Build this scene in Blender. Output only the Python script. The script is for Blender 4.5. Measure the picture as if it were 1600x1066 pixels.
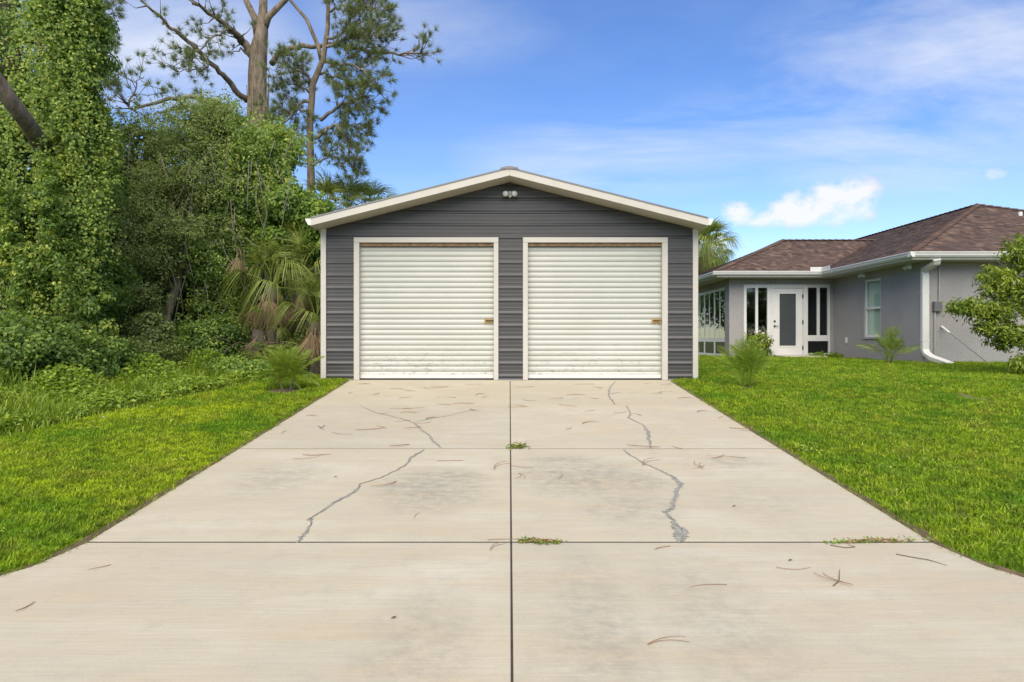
import bpy, bmesh, math, random
import numpy as np
from mathutils import Vector, Matrix

for o in list(bpy.data.objects):
    bpy.data.objects.remove(o)
scene = bpy.context.scene
COL = scene.collection
R = math.radians
rng = np.random.default_rng(7)
random.seed(7)

# ------------------------------------------------------------------ camera, sky, sun, exposure
F = 1066.7            # focal length in pixels of the 1600 px wide photograph
DC = 12.4             # metres from the camera to the front of the garage
EYE = 0.73            # eye level above the garage slab
SL = 0.0844           # the driveway climbs towards the garage
cam = bpy.data.cameras.new('camera')
cam.sensor_width = 36.0
cam.lens = 36.0 * F / 1600.0
cam.shift_x = 0.0025
cam.shift_y = -0.00125
cam.clip_start = 0.05
cam.clip_end = 3000
camo = bpy.data.objects.new('camera', cam)
COL.objects.link(camo)
camo.location = (0, -DC, EYE)
camo.rotation_euler = (R(90), 0, 0)
scene.camera = camo

SUN_EL, SUN_AZ = R(50), math.atan2(-0.14, -0.95)
world = bpy.data.worlds.new('World')
scene.world = world
world.use_nodes = True
wn, wl = world.node_tree.nodes, world.node_tree.links
wn.clear()
w_out = wn.new('ShaderNodeOutputWorld')
w_bg = wn.new('ShaderNodeBackground')
w_bg.inputs['Strength'].default_value = 0.122
sky = wn.new('ShaderNodeTexSky')
sky.sky_type = 'NISHITA'
sky.sun_disc = False
sky.sun_elevation = SUN_EL
sky.sun_rotation = SUN_AZ
sky.air_density = 1.0
sky.dust_density = 0.1
sky.ozone_density = 3.0
hsv = wn.new('ShaderNodeHueSaturation')
hsv.inputs['Saturation'].default_value = 1.2
hsv.inputs['Hue'].default_value = 0.512
hsv.inputs['Value'].default_value = 1.06
wl.new(sky.outputs[0], hsv.inputs['Color'])
tc = wn.new('ShaderNodeTexCoord')
sep = wn.new('ShaderNodeSeparateXYZ')
wl.new(tc.outputs['Generated'], sep.inputs[0])


def wmath(op, a, b=None, clamp=False):
    n = wn.new('ShaderNodeMath')
    n.operation = op
    n.use_clamp = clamp
    for i, v in enumerate((a, b)):
        if v is None:
            continue
        if isinstance(v, (int, float)):
            n.inputs[i].default_value = v
        else:
            wl.new(v, n.inputs[i])
    return n.outputs[0]


def wramp(fac, stops):
    n = wn.new('ShaderNodeValToRGB')
    els = n.color_ramp.elements
    while len(els) < len(stops):
        els.new(0.5)
    for e, (p, v) in zip(els, stops):
        e.position = p
        e.color = (v, v, v, 1)
    wl.new(fac, n.inputs[0])
    return n.outputs[0]


def wnoise(vec, scale, detail, rough=0.55, dist=0.0):
    n = wn.new('ShaderNodeTexNoise')
    n.inputs['Scale'].default_value = scale
    n.inputs['Detail'].default_value = detail
    n.inputs['Roughness'].default_value = rough
    n.inputs['Distortion'].default_value = dist
    wl.new(vec, n.inputs['Vector'])
    return n.outputs['Fac']


# high thin cirrus: the direction projected on a flat layer
zz = wmath('ADD', wmath('MAXIMUM', sep.outputs[2], 0.0), 0.16)
comb = wn.new('ShaderNodeCombineXYZ')
wl.new(wmath('DIVIDE', sep.outputs[0], zz), comb.inputs[0])
wl.new(wmath('DIVIDE', sep.outputs[1], zz), comb.inputs[1])
mp = wn.new('ShaderNodeMapping')
mp.inputs['Rotation'].default_value = (0, 0, R(-24))
mp.inputs['Location'].default_value = (3.1, 0.65, 0)
mp.inputs['Scale'].default_value = (0.55, 1.5, 1)
wl.new(comb.outputs[0], mp.inputs[0])
cin = wramp(wnoise(mp.outputs[0], 1.25, 10, 0.62, 0.45), [(0.36, 0), (0.70, 1)])
# low cumulus heaps standing in a band over the horizon
az = wmath('ARCTAN2', sep.outputs[0], sep.outputs[1])
el = wmath('ARCSINE', sep.outputs[2])
cv = wn.new('ShaderNodeCombineXYZ')
wl.new(az, cv.inputs[0])
wl.new(wmath('MULTIPLY', el, 1.35), cv.inputs[1])
cn = wnoise(cv.outputs[0], 24.0, 9, 0.6, 0.15)


def heap(a0, e0, sa, se, amp):
    d = wmath('ADD', wmath('POWER', wmath('DIVIDE', wmath('SUBTRACT', az, a0), sa), 2.0),
              wmath('POWER', wmath('DIVIDE', wmath('SUBTRACT', el, e0), se), 2.0))
    return wmath('MULTIPLY', wmath('SUBTRACT', 1.0, d, True), amp)


veil = None
for a0, e0, sa, se, amp in [(0.57, 0.32, 0.30, 0.16, 1.0), (-0.49, 0.36, 0.26, 0.12, 1.0), (0.16, 0.26, 0.26, 0.07, 0.6), (0.36, 0.30, 0.2, 0.06, 0.5), (0.66, 0.27, 0.16, 0.05, 0.6), (-0.12, 0.43, 0.2, 0.07, 0.5),
                            (1.4, 0.4, 0.3, 0.12, 0.8), (-1.4, 0.5, 0.35, 0.15, 0.8), (2.4, 0.35, 0.3, 0.1, 0.8), (-2.4, 0.4, 0.35, 0.12, 0.8), (0.1, 0.8, 0.5, 0.12, 0.5), (1.9, 0.9, 0.5, 0.15, 0.6)]:
    h = heap(a0, e0, sa, se, amp)
    veil = h if veil is None else wmath('MAXIMUM', veil, h)
ci = wmath('MULTIPLY', cin, wmath('ADD', wmath('MULTIPLY', veil, 0.90), 0.10), True)
hs = None
for a0, e0, sa, se, amp in [(0.398, 0.176, 0.046, 0.032, 1.0), (0.452, 0.180, 0.058, 0.040, 1.0), (0.322, 0.172, 0.038, 0.022, 0.85), (0.425, 0.163, 0.090, 0.018, 0.8),
                            (0.363, 0.163, 0.050, 0.016, 0.8), (0.62, 0.195, 0.022, 0.010, 0.8), (0.30, 0.135, 0.05, 0.016, 0.6),
                            (-0.9, 0.17, 0.09, 0.03, 1), (1.25, 0.16, 0.1, 0.03, 1), (-1.7, 0.18, 0.1, 0.03, 1), (2.3, 0.17, 0.1, 0.03, 1)]:
    h = heap(a0, e0, sa, se, amp)
    hs = h if hs is None else wmath('MAXIMUM', hs, h)
cu = wramp(wmath('ADD', wmath('MULTIPLY', hs, 0.80), wmath('MULTIPLY', wmath('SUBTRACT', cn, 0.5), 2.3)), [(0.18, 0), (0.74, 1)])
cu = wmath('MULTIPLY', cu, wramp(hs, [(0.0, 0), (0.12, 1)]))
cu = wmath('MULTIPLY', cu, 0.88)


def wmix(fac, a, bcol):
    n = wn.new('ShaderNodeMix')
    n.data_type = 'RGBA'
    wl.new(fac, n.inputs[0])
    if isinstance(a, tuple):
        n.inputs[6].default_value = a
    else:
        wl.new(a, n.inputs[6])
    if isinstance(bcol, tuple):
        n.inputs[7].default_value = bcol
    else:
        wl.new(bcol, n.inputs[7])
    return n.outputs[2]


skyc = wmix(ci, hsv.outputs[0], (4.7, 4.9, 5.3, 1))
shade = wmix(wramp(wmath('ADD', hs, wmath('MULTIPLY', cn, 0.6)), [(0.45, 0), (1.15, 1)]), (3.5, 3.8, 4.4, 1), (5.3, 5.2, 5.1, 1))
skyc = wmix(cu, skyc, shade)
wl.new(skyc, w_bg.inputs[0])
wl.new(w_bg.outputs[0], w_out.inputs[0])

sun = bpy.data.lights.new('sun', 'SUN')
sun.energy = 4.2
sun.angle = R(72)
sun.color = (1.0, 0.88, 0.68)
suno = bpy.data.objects.new('sun', sun)
COL.objects.link(suno)
sd = Vector((math.sin(SUN_AZ) * math.cos(SUN_EL), math.cos(SUN_AZ) * math.cos(SUN_EL), math.sin(SUN_EL)))
suno.rotation_euler = sd.to_track_quat('Z', 'Y').to_euler()
suno.location = sd * 60

scene.render.engine = 'CYCLES'
scene.view_settings.view_transform = 'Standard'
scene.view_settings.look = 'None'
scene.view_settings.gamma = 1.0
scene.view_settings.use_curve_mapping = False
scene.view_settings.exposure = 0.65
scene.cycles.max_bounces = 5
scene.cycles.diffuse_bounces = 4
scene.cycles.glossy_bounces = 3
scene.cycles.transparent_max_bounces = 16


# ------------------------------------------------------------------ helpers
def at(px, py, d):
    """pixel of the 1600 px photograph and a depth in metres -> world point"""
    return Vector(((px - 796) * d / F, d - DC, EYE - (py - 531) * d / F))


def on_drive(px, py):
    d = F * (EYE + SL * DC) / (py - 441.0)
    y = d - DC
    return Vector(((px - 796) * d / F, y, SL * y))


def c(r, g, b):
    f = lambda v: (v / 255 / 12.92) if v <= 10 else (((v / 255) + 0.055) / 1.055) ** 2.4
    return (f(r), f(g), f(b), 1)


def tag(o, label=None, cat=None, group=None, kind=None):
    if label:
        o['label'] = label
    if cat:
        o['category'] = cat
    if group:
        o['group'] = group
    if kind:
        o['kind'] = kind
    return o


def thing(name, label, cat, loc=(0, 0, 0), rz=0, group=None):
    o = bpy.data.objects.new(name, None)
    o.empty_display_size = 0.2
    COL.objects.link(o)
    o.location = loc
    o.rotation_euler = (0, 0, rz)
    return tag(o, label, cat, group)


def base_of(o):
    v = Vector((0, 0, 0))
    while o is not None:
        v += o.location
        o = o.parent
    return v


class MB:
    def __init__(self):
        self.v, self.f, self.a, self.n = [], [], [], 0

    def add(self, verts, faces, attr=None):
        k = self.n
        self.v.extend([tuple(p) for p in verts])
        self.f.extend([tuple(i + k for i in q) for q in faces])
        self.a.extend([0.5 if attr is None else attr] * len(verts))
        self.n += len(verts)
        return self

    def box(self, a, b, attr=None):
        x0, y0, z0 = a
        x1, y1, z1 = b
        return self.add([(x0, y0, z0), (x1, y0, z0), (x1, y1, z0), (x0, y1, z0), (x0, y0, z1), (x1, y0, z1), (x1, y1, z1), (x0, y1, z1)],
                        [(0, 3, 2, 1), (4, 5, 6, 7), (0, 1, 5, 4), (1, 2, 6, 5), (2, 3, 7, 6), (3, 0, 4, 7)], attr)

    def sweep(self, prof, path_a, path_b):
        """closed profile points (3D at path_a) extruded by path_b-path_a"""
        d = Vector(path_b) - Vector(path_a)
        n = len(prof)
        vs = [Vector(p) for p in prof] + [Vector(p) + d for p in prof]
        fs = [(i, (i + 1) % n, n + (i + 1) % n, n + i) for i in range(n)] + [tuple(range(n - 1, -1, -1)), tuple(range(n, 2 * n))]
        return self.add(vs, fs)

    def tube(self, pts, rad, sides=8, cap=True, attr=None):
        pts = [Vector(p) for p in pts]
        n = len(pts)
        if not hasattr(rad, '__len__'):
            rad = [rad] * n
        vs, fs = [], []
        ref = Vector((0, 0, 1))
        for i, p in enumerate(pts):
            t = (pts[min(i + 1, n - 1)] - pts[max(i - 1, 0)])
            t = t.normalized() if t.length > 1e-9 else Vector((0, 0, 1))
            if abs(t.dot(ref)) > 0.95:
                ref = Vector((1, 0, 0)) if abs(t.x) < 0.9 else Vector((0, 1, 0))
            s = t.cross(ref).normalized()
            u = s.cross(t).normalized()
            ref = u
            for k in range(sides):
                a = 2 * math.pi * k / sides
                vs.append(p + (s * math.cos(a) + u * math.sin(a)) * rad[i])
        for i in range(n - 1):
            for k in range(sides):
                k2 = (k + 1) % sides
                fs.append((i * sides + k, i * sides + k2, (i + 1) * sides + k2, (i + 1) * sides + k))
        if cap:
            fs.append(tuple(range(sides - 1, -1, -1)))
            fs.append(tuple(range((n - 1) * sides, n * sides)))
        return self.add(vs, fs, attr)

    def ball(self, ctr, r, seg=10, rings=6):
        rx, ry, rz = r if hasattr(r, '__len__') else (r, r, r)
        vs, fs = [], []
        for i in range(rings + 1):
            th = math.pi * i / rings
            for k in range(seg):
                ph = 2 * math.pi * k / seg
                vs.append((ctr[0] + rx * math.sin(th) * math.cos(ph), ctr[1] + ry * math.sin(th) * math.sin(ph), ctr[2] + rz * math.cos(th)))
        for i in range(rings):
            for k in range(seg):
                k2 = (k + 1) % seg
                fs.append((i * seg + k, (i + 1) * seg + k, (i + 1) * seg + k2, i * seg + k2))
        return self.add(vs, fs)

    def build(self, name, mat, parent=None, smooth=False, bevel=0.0, world=True, seg=1):
        me = bpy.data.meshes.new(name)
        off = base_of(parent) if (parent is not None and world) else Vector((0, 0, 0))
        me.from_pydata([(p[0] - off.x, p[1] - off.y, p[2] - off.z) for p in self.v], [], self.f)
        at_ = me.attributes.new('rnd', 'FLOAT', 'POINT')
        at_.data.foreach_set('value', np.array(self.a, dtype=np.float32))
        return finish(me, name, mat, parent, smooth, bevel, seg)


def finish(me, name, mat, parent=None, smooth=False, bevel=0.0, seg=1, fix=True):
    if fix:
        bm = bmesh.new()
        bm.from_mesh(me)
        bmesh.ops.remove_doubles(bm, verts=bm.verts, dist=1e-5)
        bmesh.ops.recalc_face_normals(bm, faces=bm.faces)
        bm.to_mesh(me)
        bm.free()
    if mat is not None:
        me.materials.append(mat)
    if smooth:
        me.polygons.foreach_set('use_smooth', [True] * len(me.polygons))
    o = bpy.data.objects.new(name, me)
    COL.objects.link(o)
    if parent is not None:
        o.parent = parent
    if bevel:
        m = o.modifiers.new('bevel', 'BEVEL')
        m.width = bevel
        m.segments = seg
        m.limit_method = 'ANGLE'
        m.angle_limit = R(40)
    return o


def fast_mesh(name, V, T, rnd, mat, parent=None):
    """numpy verts (N,3), triangles (M,3), per-vertex random value"""
    off = base_of(parent) if parent is not None else Vector((0, 0, 0))
    V = np.asarray(V, dtype=np.float32) - np.array(off, dtype=np.float32)
    T = np.asarray(T, dtype=np.int32)
    me = bpy.data.meshes.new(name)
    me.vertices.add(len(V))
    me.vertices.foreach_set('co', V.ravel())
    me.loops.add(T.size)
    me.loops.foreach_set('vertex_index', T.ravel())
    me.polygons.add(len(T))
    me.polygons.foreach_set('loop_start', np.arange(0, T.size, 3, dtype=np.int32))
    me.update(calc_edges=True)
    a = me.attributes.new('rnd', 'FLOAT', 'POINT')
    a.data.foreach_set('value', np.asarray(rnd, dtype=np.float32))
    return finish(me, name, mat, parent, fix=False)


def copy_tree(o, parent=None):
    n = o.copy()
    COL.objects.link(n)
    n.parent = parent
    for ch in list(o.children):
        copy_tree(ch, n)
    return n


# ------------------------------------------------------------------ materials
class Mat:
    def __init__(self, name):
        self.m = bpy.data.materials.new(name)
        self.m.use_nodes = True
        self.t = self.m.node_tree
        self.b = self.t.nodes['Principled BSDF']
        self.out = self.t.nodes['Material Output']

    def node(self, typ, **kw):
        n = self.t.nodes.new(typ)
        for k, v in kw.items():
            setattr(n, k, v)
        return n

    def link(self, a, b_):
        self.t.links.new(a, b_)

    def pos(self, scale=(1, 1, 1), obj=False):
        m = self.node('ShaderNodeMapping')
        m.inputs['Scale'].default_value = scale
        if obj:
            self.link(self.node('ShaderNodeTexCoord').outputs['Object'], m.inputs[0])
        else:
            self.link(self.node('ShaderNodeNewGeometry').outputs['Position'], m.inputs[0])
        return m.outputs[0]

    def noise(self, vec, scale, detail=4, rough=0.55, dist=0.0):
        n = self.node('ShaderNodeTexNoise')
        n.inputs['Scale'].default_value = scale
        n.inputs['Detail'].default_value = detail
        n.inputs['Roughness'].default_value = rough
        n.inputs['Distortion'].default_value = dist
        self.link(vec, n.inputs['Vector'])
        return n.outputs['Fac']

    def ramp(self, fac, stops):
        n = self.node('ShaderNodeValToRGB')
        els = n.color_ramp.elements
        while len(els) < len(stops):
            els.new(0.5)
        for e, (p, v) in zip(els, stops):
            e.position = p
            e.color = v if isinstance(v, tuple) else (v, v, v, 1)
        self.link(fac, n.inputs[0])
        return n.outputs[0]

    def math(self, op, a, b_=None, clamp=False):
        n = self.node('ShaderNodeMath', operation=op, use_clamp=clamp)
        for i, v in enumerate((a, b_)):
            if v is None:
                continue
            if isinstance(v, (int, float)):
                n.inputs[i].default_value = v
            else:
                self.link(v, n.inputs[i])
        return n.outputs[0]

    def mix(self, fac, a, b_, blend='MIX'):
        n = self.node('ShaderNodeMix', data_type='RGBA', blend_type=blend)
        for i, v in ((0, fac), (6, a), (7, b_)):
            if isinstance(v, (int, float, tuple)):
                n.inputs[i].default_value = v
            else:
                self.link(v, n.inputs[i])
        return n.outputs[2]

    def attr(self, name='rnd'):
        n = self.node('ShaderNodeAttribute', attribute_name=name)
        return n.outputs['Fac']

    def bump(self, h, strength=0.3, dist=0.01):
        n = self.node('ShaderNodeBump')
        n.inputs['Strength'].default_value = strength
        n.inputs['Distance'].default_value = dist
        self.link(h, n.inputs['Height'])
        self.link(n.outputs[0], self.b.inputs['Normal'])

    def color(self, v):
        if isinstance(v, tuple):
            self.b.inputs['Base Color'].default_value = v
        else:
            self.link(v, self.b.inputs['Base Color'])

    def set(self, **kw):
        for k, v in kw.items():
            self.b.inputs[k.replace('_', ' ')].default_value = v
        return self


def scale_col(col, k):
    return (col[0] * k, col[1] * k, col[2] * k, 1)


def m_paint(name, col, rough=0.45, var=0.12, nscale=3.0, dirt=None, bump=0.05, bscale=60):
    m = Mat(name)
    p = m.pos()
    n = m.noise(p, nscale, 6, 0.6)
    cc = m.ramp(n, [(0.3, scale_col(col, 1 - var)), (0.7, scale_col(col, 1 + var * 0.6))])
    if dirt is not None:
        d = m.noise(m.pos((1.5, 1.5, 6)), 2.3, 8, 0.7)
        cc = m.mix(m.ramp(d, [(0.55, 0.0), (0.8, 0.55)]), cc, dirt)
    m.color(cc)
    m.set(Roughness=rough)
    if bump:
        m.bump(m.noise(p, bscale, 3), bump, 0.004)
    return m.m


def m_leaf(name, stops, trans=0.35, rough=0.5, patch=None):
    m = Mat(name)
    cc = m.ramp(m.attr(), stops)
    if patch:
        n = m.noise(m.pos(), patch[0], 3)
        cc = m.mix(m.ramp(n, [(0.4, 0.0), (0.65, 1.0)]), cc, m.mix(1.0, cc, patch[1], 'MULTIPLY'))
    m.color(cc)
    m.set(Roughness=rough)
    m.b.inputs['Specular IOR Level'].default_value = 0.35
    tr = m.node('ShaderNodeBsdfTranslucent')
    m.link(m.mix(1.0, cc, (1.25, 1.2, 0.6, 1), 'MULTIPLY'), tr.inputs[0])
    ms = m.node('ShaderNodeMixShader')
    ms.inputs[0].default_value = trans
    m.link(m.b.outputs[0], ms.inputs[1])
    m.link(tr.outputs[0], ms.inputs[2])
    m.link(ms.outputs[0], m.out.inputs[0])
    return m.m


M = {}
# concrete of the driveway: broom lines across, warm and pale clouds, tyre scuffs
m = Mat('concrete')
p = m.pos()
n1 = m.noise(m.pos((0.9, 1.6, 1)), 0.9, 6, 0.6)
cc = m.ramp(n1, [(0.28, (0.365, 0.340, 0.290, 1)), (0.5, (0.402, 0.362, 0.286, 1)), (0.72, (0.455, 0.422, 0.360, 1))])
n2 = m.noise(m.pos((0.35, 2.6, 1)), 1.9, 6, 0.65)
cc = m.mix(m.ramp(n2, [(0.42, 0.0), (0.70, 0.7)]), cc, (0.40, 0.325, 0.230, 1))
n3 = m.noise(m.pos((1, 1, 1)), 5.5, 5, 0.7)
cc = m.mix(m.ramp(n3, [(0.52, 0.0), (0.80, 0.45)]), cc, (0.27, 0.255, 0.225, 1))
sp = m.node('ShaderNodeSeparateXYZ')
m.link(p, sp.inputs[0])
scuff = None
for x0, y0, sx, sy, k in [(-0.68, -6.5, 0.62, 0.75, 0.8), (-0.62, -6.12, 0.45, 0.16, 1.0), (0.62, -6.15, 0.75, 0.75, 0.75), (0.55, -5.6, 0.5, 0.22, 0.8), (1.15, -6.3, 0.35, 0.4, 0.75), (0.95, -7.0, 0.5, 0.5, 0.55),
                          (-2.1, -6.2, 0.5, 0.7, 0.5), (2.25, -5.65, 0.45, 0.3, 0.55), (0.45, -9.0, 0.3, 1.3, 0.5), (-0.45, -9.2, 0.35, 1.0, 0.45), (1.1, -8.8, 0.4, 1.1, 0.4), (2.0, -6.9, 0.5, 0.5, 0.35)]:
    e = m.math('ADD', m.math('POWER', m.math('DIVIDE', m.math('SUBTRACT', sp.outputs[0], x0), sx), 2.0),
               m.math('POWER', m.math('DIVIDE', m.math('SUBTRACT', sp.outputs[1], y0), sy), 2.0))
    e = m.math('MULTIPLY', m.math('SUBTRACT', 1.0, e, True), k)
    scuff = e if scuff is None else m.math('MAXIMUM', scuff, e)
sn = m.ramp(m.noise(m.pos((1.6, 2.4, 1)), 5.2, 9, 0.75), [(0.38, 0.0), (0.66, 1.0)])
cc = m.mix(m.math('MULTIPLY', m.math('MULTIPLY', scuff, sn), 1.05, True), cc, (0.165, 0.16, 0.145, 1))
br = m.noise(m.pos((2.2, 110, 1)), 1.0, 4, 0.65)
cc = m.mix(m.ramp(br, [(0.38, 0.30), (0.62, 0.0)]), cc, (0.27, 0.24, 0.20, 1))
gr = m.noise(p, 190, 2)
cc = m.mix(m.ramp(gr, [(0.3, 0.35), (0.5, 0.0)]), cc, (0.22, 0.20, 0.172, 1))
oi = m.node('ShaderNodeObjectInfo')
cc = m.mix(1.0, cc, m.ramp(oi.outputs['Random'], [(0.0, (0.94, 0.965, 0.93, 1)), (1.0, (1.04, 1.06, 1.0, 1))]), 'MULTIPLY')
vo = m.node('ShaderNodeTexVoronoi')
vo.inputs['Scale'].default_value = 55
m.link(p, vo.inputs['Vector'])
cc = m.mix(m.ramp(vo.outputs['Distance'], [(0.06, 0.5), (0.14, 0.0)]), cc, (0.19, 0.175, 0.15, 1))
m.color(cc)
m.set(Roughness=0.85)
m.bump(m.math('ADD', m.math('MULTIPLY', br, 0.7), m.math('MULTIPLY', gr, 0.5)), 0.25, 0.004)
M['concrete'] = m.m

M['crack'] = m_paint('crack_filler', (0.245, 0.243, 0.212, 1), 0.8, 0.3, 14, bump=0.3)
M['crack_dark'] = m_paint('crack_shadow', (0.10, 0.098, 0.088, 1), 0.95, 0.4, 12, bump=0.3)
M['joint'] = m_paint('joint_dirt', (0.045, 0.038, 0.03, 1), 0.95, 0.4, 12, bump=0.3)
M['joint_pale'] = m_paint('joint_dust', (0.06, 0.052, 0.042, 1), 0.95, 0.4, 12, bump=0.3)
M['slab'] = m_paint('slab_concrete', (0.48, 0.44, 0.38, 1), 0.85, 0.2, 4, bump=0.3)
M['siding'] = m_paint('siding_paint', (0.046, 0.045, 0.047, 1), 0.45, 0.10, 1.6, dirt=(0.055, 0.049, 0.043, 1), bump=0)
M['trim'] = m_paint('trim_paint', (0.45, 0.43, 0.385, 1), 0.5, 0.07, 2.2, dirt=(0.5, 0.45, 0.36, 1), bump=0.03)
M['soffit'] = m_paint('soffit_paint', (0.44, 0.41, 0.345, 1), 0.55, 0.06, 2.2, bump=0.03)
M['rust'] = m_paint('rusty_strip', (0.20, 0.125, 0.07, 1), 0.85, 0.5, 9, bump=0.3)
M['roofmetal'] = m_paint('roof_metal', (0.16, 0.16, 0.165, 1), 0.4, 0.15, 2, bump=0.03)
M['brass'] = m_paint('latch_brass', (0.42, 0.25, 0.06, 1), 0.45, 0.25, 30, bump=0.1)
M['blackmetal'] = m_paint('black_metal', (0.02, 0.02, 0.02, 1), 0.4, 0.1, 20, bump=0)
M['white'] = m_paint('white_paint', (0.56, 0.56, 0.54, 1), 0.4, 0.05, 3, bump=0.02)
M['vinyl'] = m_paint('white_vinyl', (0.60, 0.60, 0.59, 1), 0.35, 0.04, 3, bump=0.0)
M['greybox'] = m_paint('grey_plastic', (0.11, 0.11, 0.115, 1), 0.5, 0.1, 10, bump=0)
M['conduit'] = m_paint('grey_conduit', (0.30, 0.30, 0.30, 1), 0.5, 0.1, 10, bump=0)
M['rubber'] = m_paint('rubber_seal', (0.04, 0.04, 0.04, 1), 0.7, 0.1, 10, bump=0)
M['soil'] = m_paint('soil', (0.10, 0.07, 0.042, 1), 0.95, 0.4, 9, bump=0.8, bscale=30)
M['needle'] = m_paint('dry_needle', (0.25, 0.14, 0.075, 1), 0.7, 0.4, 6, bump=0)
M['twig'] = m_paint('dark_twig', (0.10, 0.075, 0.055, 1), 0.8, 0.3, 6, bump=0)
M['screen'] = m_paint('door_screen', (0.045, 0.052, 0.055, 1), 0.32, 0.1, 3, bump=0)
M['blind'] = m_paint('blind', (0.80, 0.82, 0.75, 1), 0.6, 0.05, 3, bump=0)
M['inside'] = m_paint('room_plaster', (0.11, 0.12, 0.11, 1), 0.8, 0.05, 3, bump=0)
M['bark_pine'] = None

m = Mat('door_paint')          # rolling curtain: pale enamel, scratched and bruised towards its foot
p = m.pos()
sp = m.node('ShaderNodeSeparateXYZ')
m.link(p, sp.inputs[0])
base = m.ramp(m.noise(m.pos((0.7, 1, 0.7)), 1.4, 5), [(0.3, (0.385, 0.395, 0.355, 1)), (0.7, (0.44, 0.445, 0.405, 1))])
wear = m.math('MULTIPLY', m.ramp(m.noise(m.pos((1.2, 1, 3.2)), 7.0, 8, 0.75), [(0.55, 0.0), (0.62, 1.0)]),
              m.ramp(m.math('MULTIPLY', sp.outputs[2], 1.0), [(0.05, 1.0), (0.34, 0.5), (0.8, 0.0)]))
base = m.mix(m.ramp(m.noise(m.pos((0.25, 1, 9.0)), 1.6, 4, 0.6), [(0.35, 0.28), (0.6, 0.0)]), base, (0.33, 0.33, 0.275, 1))
base = m.mix(wear, base, (0.17, 0.16, 0.14, 1))
m.color(base)
m.set(Roughness=0.42)
M['door'] = m.m

m = Mat('stucco')
p = m.pos()
n = m.noise(p, 1.2, 5)
cc = m.ramp(n, [(0.3, (0.275, 0.265, 0.262, 1)), (0.7, (0.325, 0.314, 0.31, 1))])
g = m.noise(p, 26, 5, 0.7)
cc = m.mix(m.ramp(g, [(0.35, 0.35), (0.6, 0.0)]), cc, (0.20, 0.19, 0.183, 1))
m.color(cc)
m.set(Roughness=0.9)
m.bump(m.math('ADD', g, m.math('MULTIPLY', m.noise(p, 90, 3), 0.5)), 0.7, 0.02)
M['stucco'] = m.m

m = Mat('shingle')
cc = m.ramp(m.attr(), [(0.0, (0.030, 0.017, 0.013, 1)), (0.35, (0.064, 0.037, 0.026, 1)), (0.7, (0.096, 0.056, 0.038, 1)), (1.0, (0.155, 0.098, 0.068, 1))])
cc = m.mix(m.ramp(m.noise(m.pos(), 1.1, 4), [(0.4, 0.0), (0.75, 0.5)]), cc, (0.075, 0.05, 0.044, 1))
cc = m.mix(m.ramp(m.noise(m.pos(), 120, 2), [(0.35, 0.3), (0.6, 0.0)]), cc, (0.04, 0.03, 0.028, 1))
m.color(cc)
m.set(Roughness=0.9)
M['shingle'] = m.m

m = Mat('window_glass')
gl = m.node('ShaderNodeBsdfGlossy')
gl.inputs['Roughness'].default_value = 0.01
gl.inputs['Color'].default_value = (0.85, 0.9, 0.9, 1)
tr = m.node('ShaderNodeBsdfTransparent')
tr.inputs[0].default_value = (0.84, 0.9, 0.86, 1)
fr = m.node('ShaderNodeFresnel')
fr.inputs[0].default_value = 1.5
ms = m.node('ShaderNodeMixShader')
ge = m.node('ShaderNodeNewGeometry')
m.link(m.math('MULTIPLY', m.math('ADD', fr.outputs[0], 0.04), m.math('SUBTRACT', 1.0, ge.outputs['Backfacing'])), ms.inputs[0])
m.link(tr.outputs[0], ms.inputs[1])
m.link(gl.outputs[0], ms.inputs[2])
m.link(ms.outputs[0], m.out.inputs[0])
M['glass'] = m.m


def m_bark(name, a, b_, sc=6):
    m = Mat(name)
    n = m.noise(m.pos((1, 1, 0.28)), sc, 8, 0.7)
    m.color(m.ramp(n, [(0.35, a), (0.65, b_)]))
    m.set(Roughness=0.95)
    m.bump(n, 0.9, 0.05)
    return m.m


M['bark_pine'] = m_bark('pine_bark', (0.06, 0.047, 0.034, 1), (0.24, 0.195, 0.14, 1), 8)
M['vine_stem'] = m_paint('vine_stem', (0.27, 0.23, 0.15, 1), 0.9, 0.4, 4, bump=0)
M['bark_dark'] = m_bark('dark_bark', (0.055, 0.045, 0.035, 1), (0.17, 0.14, 0.11, 1), 9)
M['bark_tan'] = m_bark('tan_bark', (0.20, 0.165, 0.12, 1), (0.44, 0.37, 0.28, 1), 9)
M['bark_grey'] = m_bark('grey_bark', (0.12, 0.11, 0.095, 1), (0.26, 0.235, 0.20, 1), 9)

G = lambda r, g, b: (r, g, b, 1)
M['vine'] = m_leaf('vine_leaf', [(0.0, G(0.078, 0.142, 0.033)), (0.45, G(0.152, 0.248, 0.052)), (0.8, G(0.250, 0.353, 0.067)), (1.0, G(0.452, 0.504, 0.103))], 0.45, 0.5)
M['vine2'] = m_leaf('bright_vine_leaf', [(0.0, G(0.086, 0.167, 0.034)), (0.5, G(0.168, 0.275, 0.048)), (1.0, G(0.343, 0.443, 0.075))], 0.45, 0.5)
M['oak'] = m_leaf('oak_leaf', [(0.0, G(0.117, 0.175, 0.058)), (0.5, G(0.223, 0.296, 0.095)), (1.0, G(0.395, 0.471, 0.153))], 0.4, 0.55)
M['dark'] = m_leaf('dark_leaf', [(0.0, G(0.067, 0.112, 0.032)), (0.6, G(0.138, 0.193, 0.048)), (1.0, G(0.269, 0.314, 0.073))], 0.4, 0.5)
M['pine'] = m_leaf('pine_needles', [(0.0, G(0.064, 0.101, 0.037)), (0.6, G(0.149, 0.193, 0.070)), (1.0, G(0.288, 0.324, 0.133))], 0.25, 0.5)
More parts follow.
